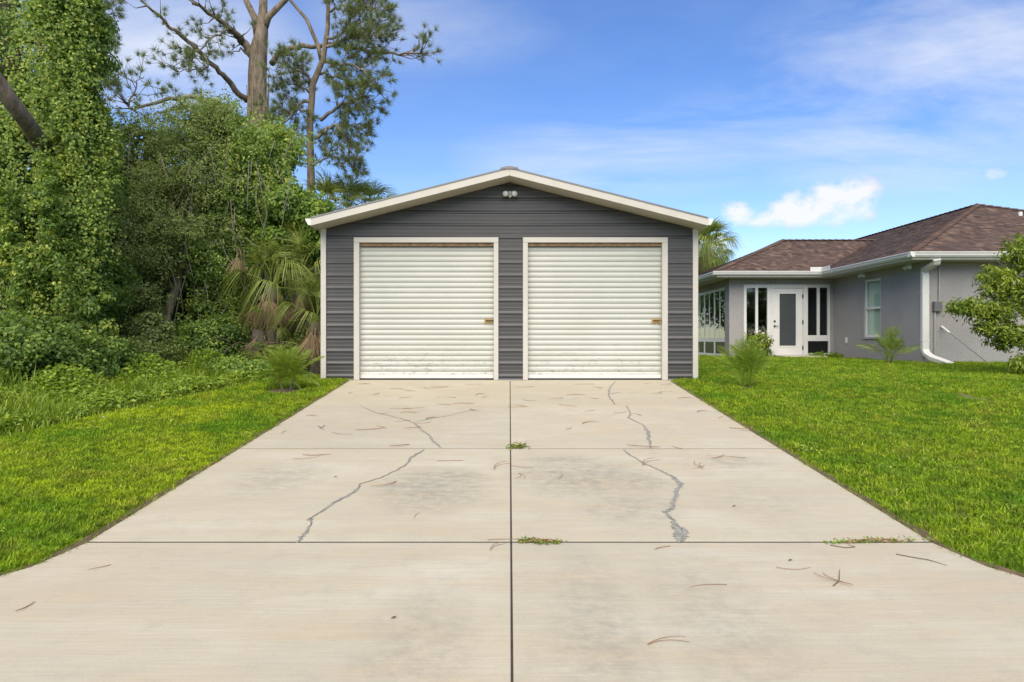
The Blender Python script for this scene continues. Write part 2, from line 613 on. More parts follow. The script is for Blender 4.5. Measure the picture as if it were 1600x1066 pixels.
M['weed'] = m_leaf('weed_leaf', [(0.0, G(0.101, 0.181, 0.023)), (0.5, G(0.200, 0.305, 0.031)), (1.0, G(0.368, 0.445, 0.055))], 0.4, 0.5)
M['shrub'] = m_leaf('shrub_leaf', [(0.0, G(0.077, 0.131, 0.016)), (0.5, G(0.171, 0.246, 0.026)), (1.0, G(0.341, 0.416, 0.046))], 0.4, 0.4)
M['palm'] = m_leaf('palm_frond', [(0.0, G(0.095, 0.153, 0.031)), (0.6, G(0.197, 0.254, 0.049)), (1.0, G(0.338, 0.364, 0.091))], 0.25, 0.45)
M['palm_young'] = m_leaf('young_palm_frond', [(0.0, G(0.102, 0.173, 0.018)), (0.6, G(0.178, 0.258, 0.027)), (1.0, G(0.314, 0.358, 0.046))], 0.35, 0.45)
M['palm_dead'] = m_leaf('dead_frond', [(0.0, G(0.149, 0.107, 0.060)), (0.6, G(0.297, 0.215, 0.120)), (1.0, G(0.446, 0.345, 0.216))], 0.15, 0.8)
M['petal'] = m_leaf('white_flower', [(0.0, G(.65, .62, .5)), (1.0, G(.8, .79, .72))], 0.2, 0.6)
M['gravel'] = m_paint('litter', (0.42, 0.36, 0.28, 1), 0.9, 0.3, 20, bump=0.2)

# lawn: every blade one of several greens, with broad yellow and olive patches
m = Mat('grass_blade')
oi = m.node('ShaderNodeObjectInfo')
gm = m.mix(0.5, m.attr(), oi.outputs['Random'])
cc = m.ramp(gm, [(0.08, G(0.090, 0.165, 0.010)), (0.40, G(0.198, 0.336, 0.014)), (0.66, G(0.324, 0.476, 0.020)), (0.80, G(0.432, 0.512, 0.040)), (0.90, G(0.600, 0.537, 0.160))])
p = m.pos()
sp = m.node('ShaderNodeSeparateXYZ')
m.link(p, sp.inputs[0])
ye = m.ramp(m.noise(p, 0.75, 5, 0.65), [(0.42, 0.0), (0.68, 0.8)])
side = m.ramp(m.math('ADD', m.math('MULTIPLY', sp.outputs[0], -0.12), 0.5), [(0.25, 0.35), (0.75, 1.0)])
cc = m.mix(m.math('MULTIPLY', ye, side), cc, G(0.499, 0.598, 0.021))
cc = m.mix(m.ramp(m.noise(p, 1.9, 5, 0.65), [(0.52, 0.0), (0.70, 0.85)]), cc, G(0.352, 0.356, 0.045))
cc = m.mix(m.ramp(m.noise(p, 1.3, 4), [(0.36, 0.9), (0.52, 0.0)]), cc, G(0.132, 0.289, 0.014))
fn = m.noise(p, 9.0, 4, 0.6)
cc = m.mix(m.ramp(fn, [(0.40, 0.7), (0.56, 0.0)]), cc, G(0.096, 0.159, 0.016))
m.color(cc)
m.set(Roughness=0.5)
m.b.inputs['Specular IOR Level'].default_value = 0.15
tr = m.node('ShaderNodeBsdfTranslucent')
m.link(cc, tr.inputs[0])
ms = m.node('ShaderNodeMixShader')
ms.inputs[0].default_value = 0.38
m.link(m.b.outputs[0], ms.inputs[1])
m.link(tr.outputs[0], ms.inputs[2])
m.link(ms.outputs[0], m.out.inputs[0])
M['grass'] = m.m

m = Mat('turf_ground')
p = m.pos()
n = m.noise(p, 3.0, 7, 0.7)
cc = m.ramp(n, [(0.3, G(.075, .090, .018)), (0.55, G(.11, .12, .025)), (0.75, G(.14, .12, .05))])
m.color(cc)
m.set(Roughness=0.95)
m.bump(m.noise(p, 25, 5), 0.8, 0.03)
M['turf'] = m.m


# ------------------------------------------------------------------ ground, driveway
def smooth(t):
    t = max(0.0, min(1.0, t))
    return t * t * (3 - 2 * t)


def gz(x, y):
    yy = max(y, -16.0)
    z = SL * yy if yy < 0 else 0.0
    z += 0.15 * smooth((yy - 0.5) / 5.0) * smooth((x - 3.6) / 3.0)
    z += 0.012 * math.sin(1.3 * x + 0.7 * y) * math.sin(0.9 * y - 0.4 * x) * smooth((abs(x) - 3.1) / 1.0)
    return z - 0.022


def axis(dense0, dense1, step, far):
    d = list(np.arange(dense0, dense1 + 1e-6, step))
    k, s = dense0, step
    lo = []
    while k > -far:
        s *= 1.5
        k -= s
        lo.append(k)
    k, s = dense1, step
    hi = []
    while k < far:
        s *= 1.5
        k += s
        hi.append(k)
    return lo[::-1] + d + hi


xs, ys = axis(-14, 18, 0.4, 700), axis(-16, 14, 0.4, 700)
mb = MB()
mb.v = [(x, y, gz(x, y)) for y in ys for x in xs]
mb.n = len(mb.v)
mb.a = [0.5] * mb.n
nx = len(xs)
mb.f = [(j * nx + i, j * nx + i + 1, (j + 1) * nx + i + 1, (j + 1) * nx + i) for j in range(len(ys) - 1) for i in range(nx - 1)]
tag(mb.build('ground', M['turf'], smooth=True), kind='structure')


def edge_x(y):
    return 2.885 + (0.62 * (-7.73 - y) ** 2 if y < -7.73 else 0)


drive = bpy.data.objects.new('driveway', None)
COL.objects.link(drive)
tag(drive, kind='structure')
rows = [(-0.02, -2.52, 0.006), (-2.52, -5.11, 0.010), (-5.11, -7.73, 0.011), (-7.73, -11.7, 0.005)]
slabs = {}
for side in (-1, 1):
    for ri, (ya, yb, g) in enumerate(rows):
        g0 = rows[ri - 1][2] if ri else 0
        ya2, yb2 = ya - g0, yb + g
        ny = 10 if ri == 3 else 3
        yl = [ya2 + (yb2 - ya2) * i / ny for i in range(ny + 1)]
        inner = [(side * 0.0055 + 0.012, y) for y in yl]
        outer = [(side * edge_x(y), y) for y in yl]
        poly = inner + outer[::-1]
        mb = MB()
        top = [(x, y, SL * y) for x, y in poly]
        bot = [(x, y, SL * y - 0.12) for x, y in poly]
        n = len(poly)
        mb.add(top + bot, [tuple(range(n)), tuple(range(2 * n - 1, n - 1, -1))] + [(i, (i + 1) % n, n + (i + 1) % n, n + i) for i in range(n)])
        slabs[(side, ri)] = mb.build('slab', M['concrete'], drive, bevel=0.006, seg=2)


for yj, g in [(r_[1], r_[2]) for r_ in rows[:3]]:
    MB().add([(x_, yj + dy, SL * (yj + dy) - 0.0025) for x_, dy in [(-2.88, -g), (2.88, -g), (2.88, g), (-2.88, g)]], [(0, 1, 2, 3)]).build('cross_joint', M['joint_pale'] if g < 0.0105 else M['joint'], drive)
MB().add([(x_, y_, SL * y_ - 0.012) for x_, y_ in [(0.004, -11.7), (0.020, -11.7), (0.020, -0.03), (0.004, -0.03)]], [(0, 1, 2, 3)]).build('centre_joint', M['joint'], drive)


def crack(pts, w, slab, lift=0.003, sub=6, jit=0.35):
    P = [on_drive(*q) for q in pts]
    W = [v * 0.66 for v in w]
    L = []
    for i in range(len(P) - 1):
        for k in range(sub):
            t = k / sub
            L.append((P[i].lerp(P[i + 1], t), W[i] * (1 - t) + W[i + 1] * t))
    L.append((P[-1], W[-1]))
    vs, fs = [], []
    for i, (p, ww) in enumerate(L):
        t = (L[min(i + 1, len(L) - 1)][0] - L[max(i - 1, 0)][0]).normalized()
        s = Vector((-t.y, t.x, 0)).normalized()
        p = p + s * random.uniform(-1, 1) * (0.007 + ww * 0.2)
        a, b_ = ww * random.uniform(1 - jit, 1 + jit) / 2, ww * random.uniform(1 - jit, 1 + jit) / 2
        for q in (p + s * a, p - s * b_):
            vs.append((q.x, q.y, SL * q.y + lift))
    for i in range(len(L) - 1):
        fs.append((2 * i, 2 * i + 1, 2 * i + 3, 2 * i + 2))
    o = MB().add(vs, fs).build('crack_filler', M['crack'], slabs[slab])
    ln = MB()                                       # thin dark strip over the filler, crack shade painted in for depth
    vs, fs = [], []
    for i, (p, ww) in enumerate(L):
        t = (L[min(i + 1, len(L) - 1)][0] - L[max(i - 1, 0)][0]).normalized()
        s = Vector((-t.y, t.x, 0)).normalized()
        q = p + s * (random.uniform(-1, 1) * 0.006 + ww * 0.2)
        hw = random.uniform(0.0003, 0.0019)
        for r_ in (q + s * hw, q - s * hw):
            vs.append((r_.x, r_.y, SL * r_.y + lift + 0.0025))
    for i in range(len(L) - 1):
        fs.append((2 * i, 2 * i + 1, 2 * i + 3, 2 * i + 2))
    ln.add(vs, fs).build('crack_shade_line', M['crack_dark'], slabs[slab])
    return o


z1 = lambda L: [(400 + x / 3.807, 590 + y / 3.807) for x, y in L]
z2 = lambda L: [(780 + x / 3.807, 590 + y / 3.807) for x, y in L]
crack(z1([(620, 168), (700, 205), (860, 245), (930, 265), (970, 300), (1030, 345), (1060, 385), (1100, 420)]), [.012, .02, .022, .03, .028, .03, .04, .03], (-1, 1))
crack(z1([(945, 265), (1060, 242), (1160, 225), (1250, 200), (1340, 196)]), [.02, .014, .012, .014, .01], (-1, 1))
crack(z1([(1000, 430), (930, 470), (900, 515), (830, 555), (760, 590), (620, 635), (610, 662), (560, 695), (470, 745), (330, 835), (300, 850)]),
      [.03, .055, .03, .03, .016, .022, .03, .05, .04, .03, .03], (-1, 2))
crack(z1([(330, 838), (325, 875), (300, 920), (270, 950), (247, 984)]), [.03, .02, .04, .045, .02], (-1, 2))
crack(z2([(690, 22), (655, 65), (650, 110), (690, 162)]), [.02, .03, .05, .02], (1, 0))
crack(z2([(755, 170), (785, 215), (765, 240), (860, 285), (880, 320), (890, 370), (900, 420)]), [.03, .03, .04, .016, .07, .06, .03], (1, 1))
crack(z2([(735, 430), (790, 470), (870, 515), (950, 550), (1030, 590), (1080, 630), (1058, 670), (1038, 730), (1030, 775), (985, 800)]),
      [.03, .03, .03, .03, .05, .07, .05, .06, .06, .05], (1, 2))
crack(z2([(985, 800), (1030, 848), (1050, 880), (1070, 905), (1080, 935), (1077, 960), (1075, 986)]), [.04, .035, .07, .12, .15, .10, .03], (1, 2), lift=0.0045, jit=0.2)

# soil strips along the slab edges where the turf is trimmed back
for side in (-1, 1):
    vs, fs = [], []
    yl = np.linspace(-11.7, -0.1, 90)
    for y in yl:
        e = edge_x(y)
        w = 0.055 + 0.05 * random.random()
        for k, (dx, dz) in enumerate([(-0.01, -0.012), (0.04, 0.004 + 0.012 * random.random()), (w + 0.03, -0.02)]):
            vs.append((side * (e + dx), y, SL * y + dz))
    for i in range(len(yl) - 1):
        for k in range(2):
            fs.append((3 * i + k, 3 * i + k + 1, 3 * i + 4 + k, 3 * i + 3 + k))
    o = MB().add(vs, fs).build('soil_edge', M['soil'])
    tag(o, kind='structure')

# ------------------------------------------------------------------ garage
GW, GD = 3.40, 9.0
PITCH = 0.252
AP = 3.59
gar = thing('metal_garage', 'dark grey ribbed metal garage with two white rolling doors at the driveway head', 'garage', (0, 0, 0))
RIB = 0.2286
DOORS = [(-2.82, -0.20, -2.72, -0.285), (0.244, 2.87, 0.335, 2.766)]
DTOP_O, DTOP_I = 2.585, 2.49


def rib_profile(z0, z1):
    """(z, outwards) points of the ribbed sheet between two heights"""
    pts = []
    k0 = int(math.floor(z0 / RIB)) - 1
    for k in range(k0, int(z1 / RIB) + 2):
        b = k * RIB + 0.05
        for dz, h in [(0, 0), (0.008, 0.022), (0.024, 0.022), (0.060, 0), (0.095, 0), (0.102, 0.0045), (0.118, 0.0045), (0.125, 0), (0.163, 0), (0.170, 0.0045), (0.186, 0.0045), (0.193, 0)]:
            pts.append((b + dz, h))
    out = []
    f = lambda z: next(h0 + (h1 - h0) * (z - a) / (bb - a) for (a, h0), (bb, h1) in zip(pts, pts[1:]) if a <= z <= bb)
    out.append((z0, f(z0)))
    out += [q for q in pts if z0 + 1e-4 < q[0] < z1 - 1e-4]
    out.append((z1, f(z1)))
    return out


def siding_piece(x0, x1, z0, z1, gable=False, origin=None):
    bm = bmesh.new()
    prof = rib_profile(z0, z1)
    nxs = 2
    grid = [[bm.verts.new((x0 + (x1 - x0) * i / (nxs - 1), -h, z)) for i in range(nxs)] for z, h in prof]
    for j in range(len(prof) - 1):
        for i in range(nxs - 1):
            bm.faces.new((grid[j][i], grid[j][i + 1], grid[j + 1][i + 1], grid[j + 1][i]))
    if gable:
        for s in (-1, 1):
            nrm = Vector((s * PITCH, 0, 1)).normalized()
            geom = bm.verts[:] + bm.edges[:] + bm.faces[:]
            bmesh.ops.bisect_plane(bm, geom=geom, plane_co=Vector((0, 0, AP)), plane_no=nrm, clear_outer=True)
    me = bpy.data.meshes.new('siding_panel')
    bm.to_mesh(me)
    bm.free()
    me.materials.append(M['siding'])
    o = bpy.data.objects.new('siding_panel', me)
    COL.objects.link(o)
    o.parent = gar
    return o


courses = [0.0, 0.914, 1.829, 2.743, 3.65]
for za, zb in zip(courses, courses[1:]):
    za2 = max(za, 0.02)
    lo = min(zb, DTOP_O)
    if za2 < DTOP_O - 0.01:
        for xa, xb in [(-GW, DOORS[0][0] + 0.01), (DOORS[0][1] - 0.01, DOORS[1][0] + 0.01), (DOORS[1][1] - 0.01, GW)]:
            siding_piece(xa, xb, za2, lo)
    if zb > DTOP_O:
        siding_piece(-GW, GW, max(za, DTOP_O), zb, gable=True)
for s in (-1, 1):                                  # the long side walls
    for za, zb in [(0.02, 0.914), (0.914, 1.829), (1.829, 2.70)]:
        o = siding_piece(0, GD, za, zb)
        o.location = (s * GW, 0 if s > 0 else GD, 0)
        o.rotation_euler = (0, 0, R(90) if s > 0 else R(-90))
mb = MB().box((-GW, GD - 0.02, 0), (GW, GD, 2.7))
mb.build('back_wall', M['siding'], gar)
# slab under the building, a narrow pale lip in front of it
MB().box((-GW - 0.07, -0.045, -0.16), (GW + 0.07, GD + 0.1, -0.004)).build('foundation', M['slab'], gar, bevel=0.006)
# corner posts
for s in (-1, 1):
    a, b_ = sorted((s * (GW - 0.075), s * (GW + 0.022)))
    MB().box((a, -0.032, 0.0), (b_, 0.07, 2.745)).build('corner_trim', M['trim'], gar, bevel=0.004)
# base trim
for xa, xb in [(-GW + 0.08, DOORS[0][0] - 0.002), (DOORS[0][1] + 0.002, DOORS[1][0] - 0.002), (DOORS[1][1] + 0.002, GW - 0.08)]:
    MB().box((xa, -0.028, 0.0), (xb, 0.0, 0.022)).build('base_trim', M['roofmetal'], gar)
# screw heads along the sheet joints
scr = MB()
for zz_ in np.arange(0.21, 3.5, RIB * 2):
    for xx in np.arange(-3.1, 3.2, 1.24):
        if zz_ < DTOP_O and any(a - .03 < xx < b_ + .03 for a, b_, _, _ in DOORS):
            continue
        if zz_ > AP - PITCH * abs(xx) - 0.06:
            continue
        scr.ball((xx, -0.004, zz_), (0.009, 0.006, 0.009), 6, 4)
scr.build('screw_heads', M['blackmetal'], gar)['kind'] = 'stuff'

# doors
for di, (xo0, xo1, xi0, xi1) in enumerate(DOORS):
    D = MB()
    prof = []
    z = 0.055
    SP = 0.0955
    while z < DTOP_I + 0.02:
        for t, h in [(0.0, 0.0), (0.08, 0.009), (0.18, 0.0135), (0.42, 0.0165), (0.66, 0.0140), (0.78, 0.009), (0.87, 0.0), (0.94, -0.003)]:
            prof.append((z + t * SP, h))
        z += SP
    vs, fs = [], []
    yd = 0.075
    for z, h in prof:
        vs += [(xi0 - 0.03, yd - h, z), (xi1 + 0.03, yd - h, z)]
    for i in range(len(prof) - 1):
        fs.append((2 * i, 2 * i + 1, 2 * i + 3, 2 * i + 2))
    D.add(vs, fs)
    cur = D.build('door_curtain', M['door'], gar, smooth=True)
    tag(cur, 'pale rolling door curtain, ' + ('left' if di == 0 else 'right') + ' of the pair')
    MB().box((xi0 + 0.003, yd - 0.045, 0.028), (xi1 - 0.003, yd + 0.012, 0.092)).build('bottom_bar', M['white'], cur, bevel=0.004)
    MB().box((xi0 + 0.003, yd - 0.03, 0.002), (xi1 - 0.003, yd + 0.008, 0.026)).build('rubber_seal', M['rubber'], cur)
    MB().box((xi0 + 0.002, 0.0, DTOP_I - 0.058), (xi1 - 0.002, 0.045, DTOP_I - 0.002)).build('header_brush', M['rust'], gar)
    # casing
    MB().box((xo0, -0.04, 0.0), (xi0, 0.13, DTOP_I)).build('door_jamb', M['trim'], gar, bevel=0.004)
    MB().box((xi1, -0.04, 0.0), (xo1, 0.13, DTOP_I)).build('door_jamb', M['trim'], gar, bevel=0.004)
    MB().box((xo0, -0.041, DTOP_I + 0.001), (xo1, 0.13, DTOP_O)).build('door_head', M['trim'], gar, bevel=0.004)
    # slide latch
    lx = xi1 - 0.10
    lat = MB().box((lx - 0.075, yd - 0.034, 1.035), (lx + 0.085, yd - 0.024, 1.105)).build('latch', M['brass'], cur, bevel=0.002)
    MB().box((lx - 0.05, yd - 0.052, 1.066), (lx + 0.105, yd - 0.035, 1.088)).build('bolt', M['blackmetal'], lat, bevel=0.002)
    kb = MB()
    for kx in (-0.04, 0.0, 0.04):
        kb.ball((lx + kx, yd - 0.054, 1.058), 0.009, 8, 5)
    kb.build('rivets', M['brass'], lat, smooth=True)['kind'] = 'stuff'
    if di:
        MB().tube([(lx + 0.075, yd - 0.06, 1.075), (lx + 0.075, yd - 0.065, 1.03)], 0.012, 8).build('padlock', M['brass'], lat)

# roof: two ribbed slopes, rake trim, soffit, ridge cap, gutters
OV, EV = 0.48, 0.06
ZT = 3.72
for s in (-1, 1):
    prof = []
    def rp(t, up):        # point down the slope; up = height above the roof plane
        return (s * t, ZT - PITCH * t + up)
    L = GW + EV
    sheet = MB()
    vs, fs = [], []
    yl = []
    y = -OV
    while y < GD + 0.3:
        for dy, h in [(0, 0), (0.015, 0.02), (0.04, 0.02), (0.055, 0), (0.12, 0), (0.17, 0)]:
            yl.append((y + dy, h))
        y += RIB
    for yy, h in yl:
        for t in (0.0, L):
            x, z = rp(t, h)
            vs.append((x, yy, z))
    for i in range(len(yl) - 1):
        fs.append((2 * i, 2 * i + 1, 2 * i + 3, 2 * i + 2))
    sheet.add(vs, fs).build('roof_sheet', M['roofmetal'], gar)
    # closed underside
    a, b_ = rp(0, -0.012), rp(L, -0.012)
    a2, b2 = rp(0, -0.05), rp(L, -0.05)
    MB().sweep([(a[0], -OV + 0.02, a[1]), (b_[0], -OV + 0.02, b_[1]), (b2[0], -OV + 0.02, b2[1]), (a2[0], -OV + 0.02, a2[1])], (0, 0, 0), (0, GD + OV + 0.25, 0)).build('roof_deck', M['soffit'], gar)
    # rake board
    a, b_ = rp(0, -0.004), rp(L, -0.004)
    a2, b2 = rp(0, -0.125), rp(L, -0.125)
    MB().sweep([(a[0], -OV - 0.012, a[1]), (b_[0], -OV - 0.012, b_[1]), (b2[0], -OV - 0.012, b2[1]), (a2[0], -OV - 0.012, a2[1])], (0, 0, 0), (0, 0.028, 0)).build('rake_trim', M['trim'], gar, bevel=0.003)
    # dark drip edge on top
    a, b_ = rp(0, 0.024), rp(L, 0.024)
    a2, b2 = rp(0, -0.002), rp(L, -0.002)
    MB().sweep([(a[0], -OV - 0.02, a[1]), (b_[0], -OV - 0.02, b_[1]), (b2[0], -OV - 0.02, b2[1]), (a2[0], -OV - 0.02, a2[1])], (0, 0, 0), (0, 0.03, 0)).build('drip_edge', M['roofmetal'], gar)
    # soffit board under the overhang
    a, b_ = rp(0, -0.112), rp(L - 0.02, -0.112)
    a2, b2 = rp(0, -0.13), rp(L - 0.02, -0.13)
    MB().sweep([(a[0], -OV + 0.018, a[1]), (b_[0], -OV + 0.018, b_[1]), (b2[0], -OV + 0.018, b2[1]), (a2[0], -OV + 0.018, a2[1])], (0, 0, 0), (0, OV - 0.02, 0)).build('soffit', M['soffit'], gar)
    # gutter along the eave
    ex, ez = s * L, ZT - PITCH * L
    gp = [(0.0, 0.0), (0.105, 0.0), (0.105, -0.02), (0.085, -0.06), (0.06, -0.11), (0.0, -0.115)]
    MB().sweep([(ex + s * (u + 0.002), -OV + 0.01, ez + 0.0 + w) for u, w in gp], (0, 0, 0), (0, GD + OV, 0)).build('gutter', M['white'], gar)
    MB().box((min(s * GW, s * (L - 0.005)), 0.0, ez - 0.14), (max(s * GW, s * (L - 0.005)), GD, ez - 0.06)).build('eave_trim', M['soffit'], gar)
MB().sweep([(-0.16, -OV - 0.03, ZT - 0.012), (-0.15, -OV - 0.03, ZT + 0.012), (-0.03, -OV - 0.03, ZT + 0.036), (0.03, -OV - 0.03, ZT + 0.036), (0.15, -OV - 0.03, ZT + 0.012), (0.16, -OV - 0.03, ZT - 0.012)],
           (0, 0, 0), (0, GD + OV + 0.3, 0)).build('ridge_cap', M['roofmetal'], gar)

# twin-head flood light under the gable
fl = thing('flood_light', 'white twin-head flood light high under the garage gable', 'light', (0.01, -0.02, 3.37))
MB().tube([(0.01, 0.01, 3.37), (0.01, -0.05, 3.37)], [0.055, 0.05], 14).build('mount', M['white'], fl, bevel=0.004)
for s in (-1, 1):
    MB().tube([(0.01, -0.04, 3.37), (0.01 + s * 0.05, -0.075, 3.375)], 0.012, 8).build('arm', M['white'], fl)
    MB().tube([(0.01 + s * 0.045, -0.055, 3.385), (0.01 + s * 0.06, -0.095, 3.375), (0.01 + s * 0.085, -0.165, 3.345), (0.01 + s * 0.09, -0.175, 3.342)], [0.022, 0.04, 0.05, 0.046], 14).build('lamp_head', M['white'], fl, smooth=True)
MB().ball((0.01, -0.07, 3.32), 0.026, 10, 6).build('sensor', M['white'], fl, smooth=True)

# ------------------------------------------------------------------ house
HS = 48.95
hx = lambda px: (px - 796) / HS
hz = lambda py: EYE + (531 - py) / HS
HY, HX0, HX1 = 9.4, 7.02, 10.35
MY, MX1, MYB = 4.75, 19.25, 24.0
ZW, ZB = 2.70, 0.05
house = thing('stucco_house', 'grey stucco bungalow with brown shingle hip roof beside the garage', 'house', (14.0, 12.0, 0.1))


def wall(p0, p1, z0, z1, thick_dir, th, holes, name='wall'):
    """plane wall from p0 to p1 (xy), openings (u0,u1,z0,z1) cut out; thickness inwards"""
    p0, p1 = Vector((*p0, 0)), Vector((*p1, 0))
    L = (p1 - p0).length
    u_ = (p1 - p0) / L
    td = Vector((*thick_dir, 0)) * th
    us = sorted({0, L, *[h[0] for h in holes], *[h[1] for h in holes]})
    zs = sorted({z0, z1, *[h[2] for h in holes], *[h[3] for h in holes]})
    inh = lambda u, z: any(h[0] < u < h[1] and h[2] < z < h[3] for h in holes)
    mb = MB()
    P = lambda u, z, k=0: p0 + u_ * u + Vector((0, 0, z)) + td * k
    for ua, ub in zip(us, us[1:]):
        for za, zb in zip(zs, zs[1:]):
            if inh((ua + ub) / 2, (za + zb) / 2):
                continue
            for k in (0, 1):
                mb.add([P(ua, za, k), P(ub, za, k), P(ub, zb, k), P(ua, zb, k)], [(0, 1, 2, 3)])
    for a, b_, za, zb in holes + [(0, L, z0, z1)]:
        for q in ([(a, za), (b_, za)], [(b_, za), (b_, zb)], [(b_, zb), (a, zb)], [(a, zb), (a, za)]):
            (u0, w0), (u1, w1) = q
            mb.add([P(u0, w0), P(u1, w1), P(u1, w1, 1), P(u0, w0, 1)], [(0, 1, 2, 3)])
    return mb.build(name, M['stucco'], house)


W0, W1, WT, WBm = hx(1162.5), hx(1297.5), hz(444.5), 0.13
wall((HX0, HY), (HX1, HY), ZB, ZW, (0, 1), 0.2, [(W0 - HX0, W1 - HX0, WBm, WT)])
SIDE_T, SIDE_B = 2.45, 0.17
units = [(9.86, 11.06), (11.06, 12.26), (12.26, 13.46)]
wall((HX0, HY + 0.2), (HX0, 15.0), ZB, ZW, (1, 0), 0.2, [(units[0][0] - HY - 0.2, units[-1][1] - HY - 0.2, SIDE_B, SIDE_T)])
WYa = 10.35 * F / (1376 - 796) - DC
WYb = 10.35 * F / (1350 - 796) - DC
dmid = (WYa + WYb) / 2 + DC
WZT = EYE + (531 - 436) * dmid / F
WZB = EYE + (531 - 527) * dmid / F
wall((HX1, MY + 0.2), (HX1, HY), ZB, ZW, (1, 0), 0.2, [(WYa - MY - 0.2, WYb - MY - 0.2, WZB, WZT)])
wall((HX1, MY), (MX1, MY), ZB, ZW, (0, 1), 0.2, [])
wall((MX1, MY), (MX1, MYB), ZB, ZW, (-1, 0), 0.2, [])
wall((HX0, 15.0), (HX1, 15.0), ZB, ZW, (0, -1), 0.2, [])
wall((HX1, MYB), (MX1, MYB), ZB, ZW, (0, -1), 0.2, [])
wall((HX1, 15.0), (HX1, MYB), ZB, ZW, (1, 0), 0.2, [])
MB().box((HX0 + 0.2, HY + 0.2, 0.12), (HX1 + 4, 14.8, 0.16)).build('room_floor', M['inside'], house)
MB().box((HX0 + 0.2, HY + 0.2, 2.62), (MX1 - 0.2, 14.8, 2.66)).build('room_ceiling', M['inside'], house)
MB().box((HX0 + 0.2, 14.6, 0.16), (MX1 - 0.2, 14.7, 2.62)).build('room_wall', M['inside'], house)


def framed(name, parent_label, x0, x1, z0, z1, cols, y, axis='x', rail=None, fd=0.07):
    """window: frame bars as one part, every pane its own sub-part. cols: list of (a,b,za,zb) panes"""
    f = MB()
    us = sorted({x0, x1, *[q[0] for q in cols], *[q[1] for q in cols]})
    zs = sorted({z0, z1, *[q[2] for q in cols], *[q[3] for q in cols]})
    def bx(m_, ua, ub, za, zb, ya, yb):
        if axis == 'x':
            m_.box((ua, y + ya, za), (ub, y + yb, zb))
        else:
            m_.box((y + ya, ua, za), (y + yb, ub, zb))
    for za, zb in zip(zs, zs[1:]):
        run = None
        for ua, ub in zip(us, us[1:]):
            solid = not any(q[0] - 1e-6 <= ua and ub <= q[1] + 1e-6 and q[2] - 1e-6 <= za and zb <= q[3] + 1e-6 for q in cols)
            if solid:
                run = (run[0], ub) if run else (ua, ub)
            elif run:
                bx(f, run[0], run[1], za, zb, 0, fd)
                run = None
        if run:
            bx(f, run[0], run[1], za, zb, 0, fd)
    w = f.build(name, M['vinyl'], house)
    for a, b_, za, zb in cols:
        g = MB()
        bx(g, a + 0.001, b_ - 0.001, za + 0.001, zb - 0.001, fd * .5, fd * .5 + 0.006)
        g.build('pane', M['glass'], w)
    return w


# front of the sun room: side lights, door, transomed lights
yF = HY + 0.02
framed('window', '', W0, hx(1205) - 0.002, WBm, WT, [(hx(1167), hx(1181), hz(552.5), hz(450)), (hx(1185), hx(1199.5), hz(552.5), hz(449.5))], yF)
framed('window', '', hx(1258.5) + 0.002, W1, WBm, WT, [(hx(1263), hx(1277.5), hz(524), hz(449.5)), (hx(1281.5), hx(1294), hz(524), hz(449.5)),
                                             (hx(1263), hx(1295.5), hz(552), hz(533))], yF)
dz0 = 0.235
MB().box((hx(1205), yF - 0.012, dz0 - 0.02), (hx(1208.3), yF + 0.09, WT)).build('door_frame', M['vinyl'], house, bevel=0.003)
MB().box((hx(1255.6), yF - 0.012, dz0 - 0.02), (hx(1258.5), yF + 0.09, WT)).build('door_frame', M['vinyl'], house, bevel=0.003)
MB().box((hx(1208.3) + 0.001, yF - 0.012, hz(450)), (hx(1255.6) - 0.001, yF + 0.09, WT)).build('door_frame', M['vinyl'], house, bevel=0.003)
dl = MB()
da, db, ga, gb, gz0, gz1 = hx(1208.8), hx(1255.2), hx(1218), hx(1245), hz(541), hz(458.5)
dl.box((da, yF + 0.012, dz0), (ga, yF + 0.056, hz(450.6)))
dl.box((gb, yF + 0.012, dz0), (db, yF + 0.056, hz(450.6)))
dl.box((ga + 0.0005, yF + 0.0125, dz0), (gb - 0.0005, yF + 0.0555, gz0))
dl.box((ga + 0.0005, yF + 0.0125, gz1), (gb - 0.0005, yF + 0.0555, hz(450.6)))
door = dl.build('door', M['vinyl'], house)
lip = MB()
for q in [(ga - .03, gz0 - .03, ga + .012, gz1 + .03), (gb - .012, gz0 - .03, gb + .03, gz1 + .03)]:
    lip.box((q[0], yF + 0.0, q[1]), (q[2], yF + 0.03, q[3]))
for q in [(ga + .0125, gz0 - .03, gb - .0125, gz0 + .012), (ga + .0125, gz1 - .012, gb - .0125, gz1 + .03)]:
    lip.box((q[0], yF + 0.001, q[1]), (q[2], yF + 0.029, q[3]))
lip.build('glazing_bead', M['vinyl'], door)
MB().box((ga + 0.012, yF + 0.03, gz0 + 0.012), (gb - 0.012, yF + 0.036, gz1 - 0.012)).build('screen_pane', M['screen'], door)
for zz_ in (hz(502), hz(509.5)):
    MB().tube([(hx(1211), yF + 0.012, zz_), (hx(1211), yF - 0.008, zz_), (hx(1211), yF - 0.03, zz_)], [0.03, 0.032, 0.024], 14).build('lock' if zz_ > 1.2 else 'handle', M['blackmetal'], door)
MB().tube([(hx(1211), yF - 0.03, hz(509.5)), (hx(1211) + 0.11, yF - 0.035, hz(509.5))], 0.009, 8).build('lever', M['blackmetal'], door)
for py in (463, 503.5, 543.5):
    MB().box((hx(1254.2), yF - 0.018, hz(py + 3.2)), (hx(1255.8), yF + 0.011, hz(py - 3.2))).build('hinge', M['blackmetal'], door)
MB().box((hx(1212), HY - 0.75, 0.0), (hx(1276), HY - 0.005, 0.23)).build('door_step', M['slab'], house, bevel=0.008)
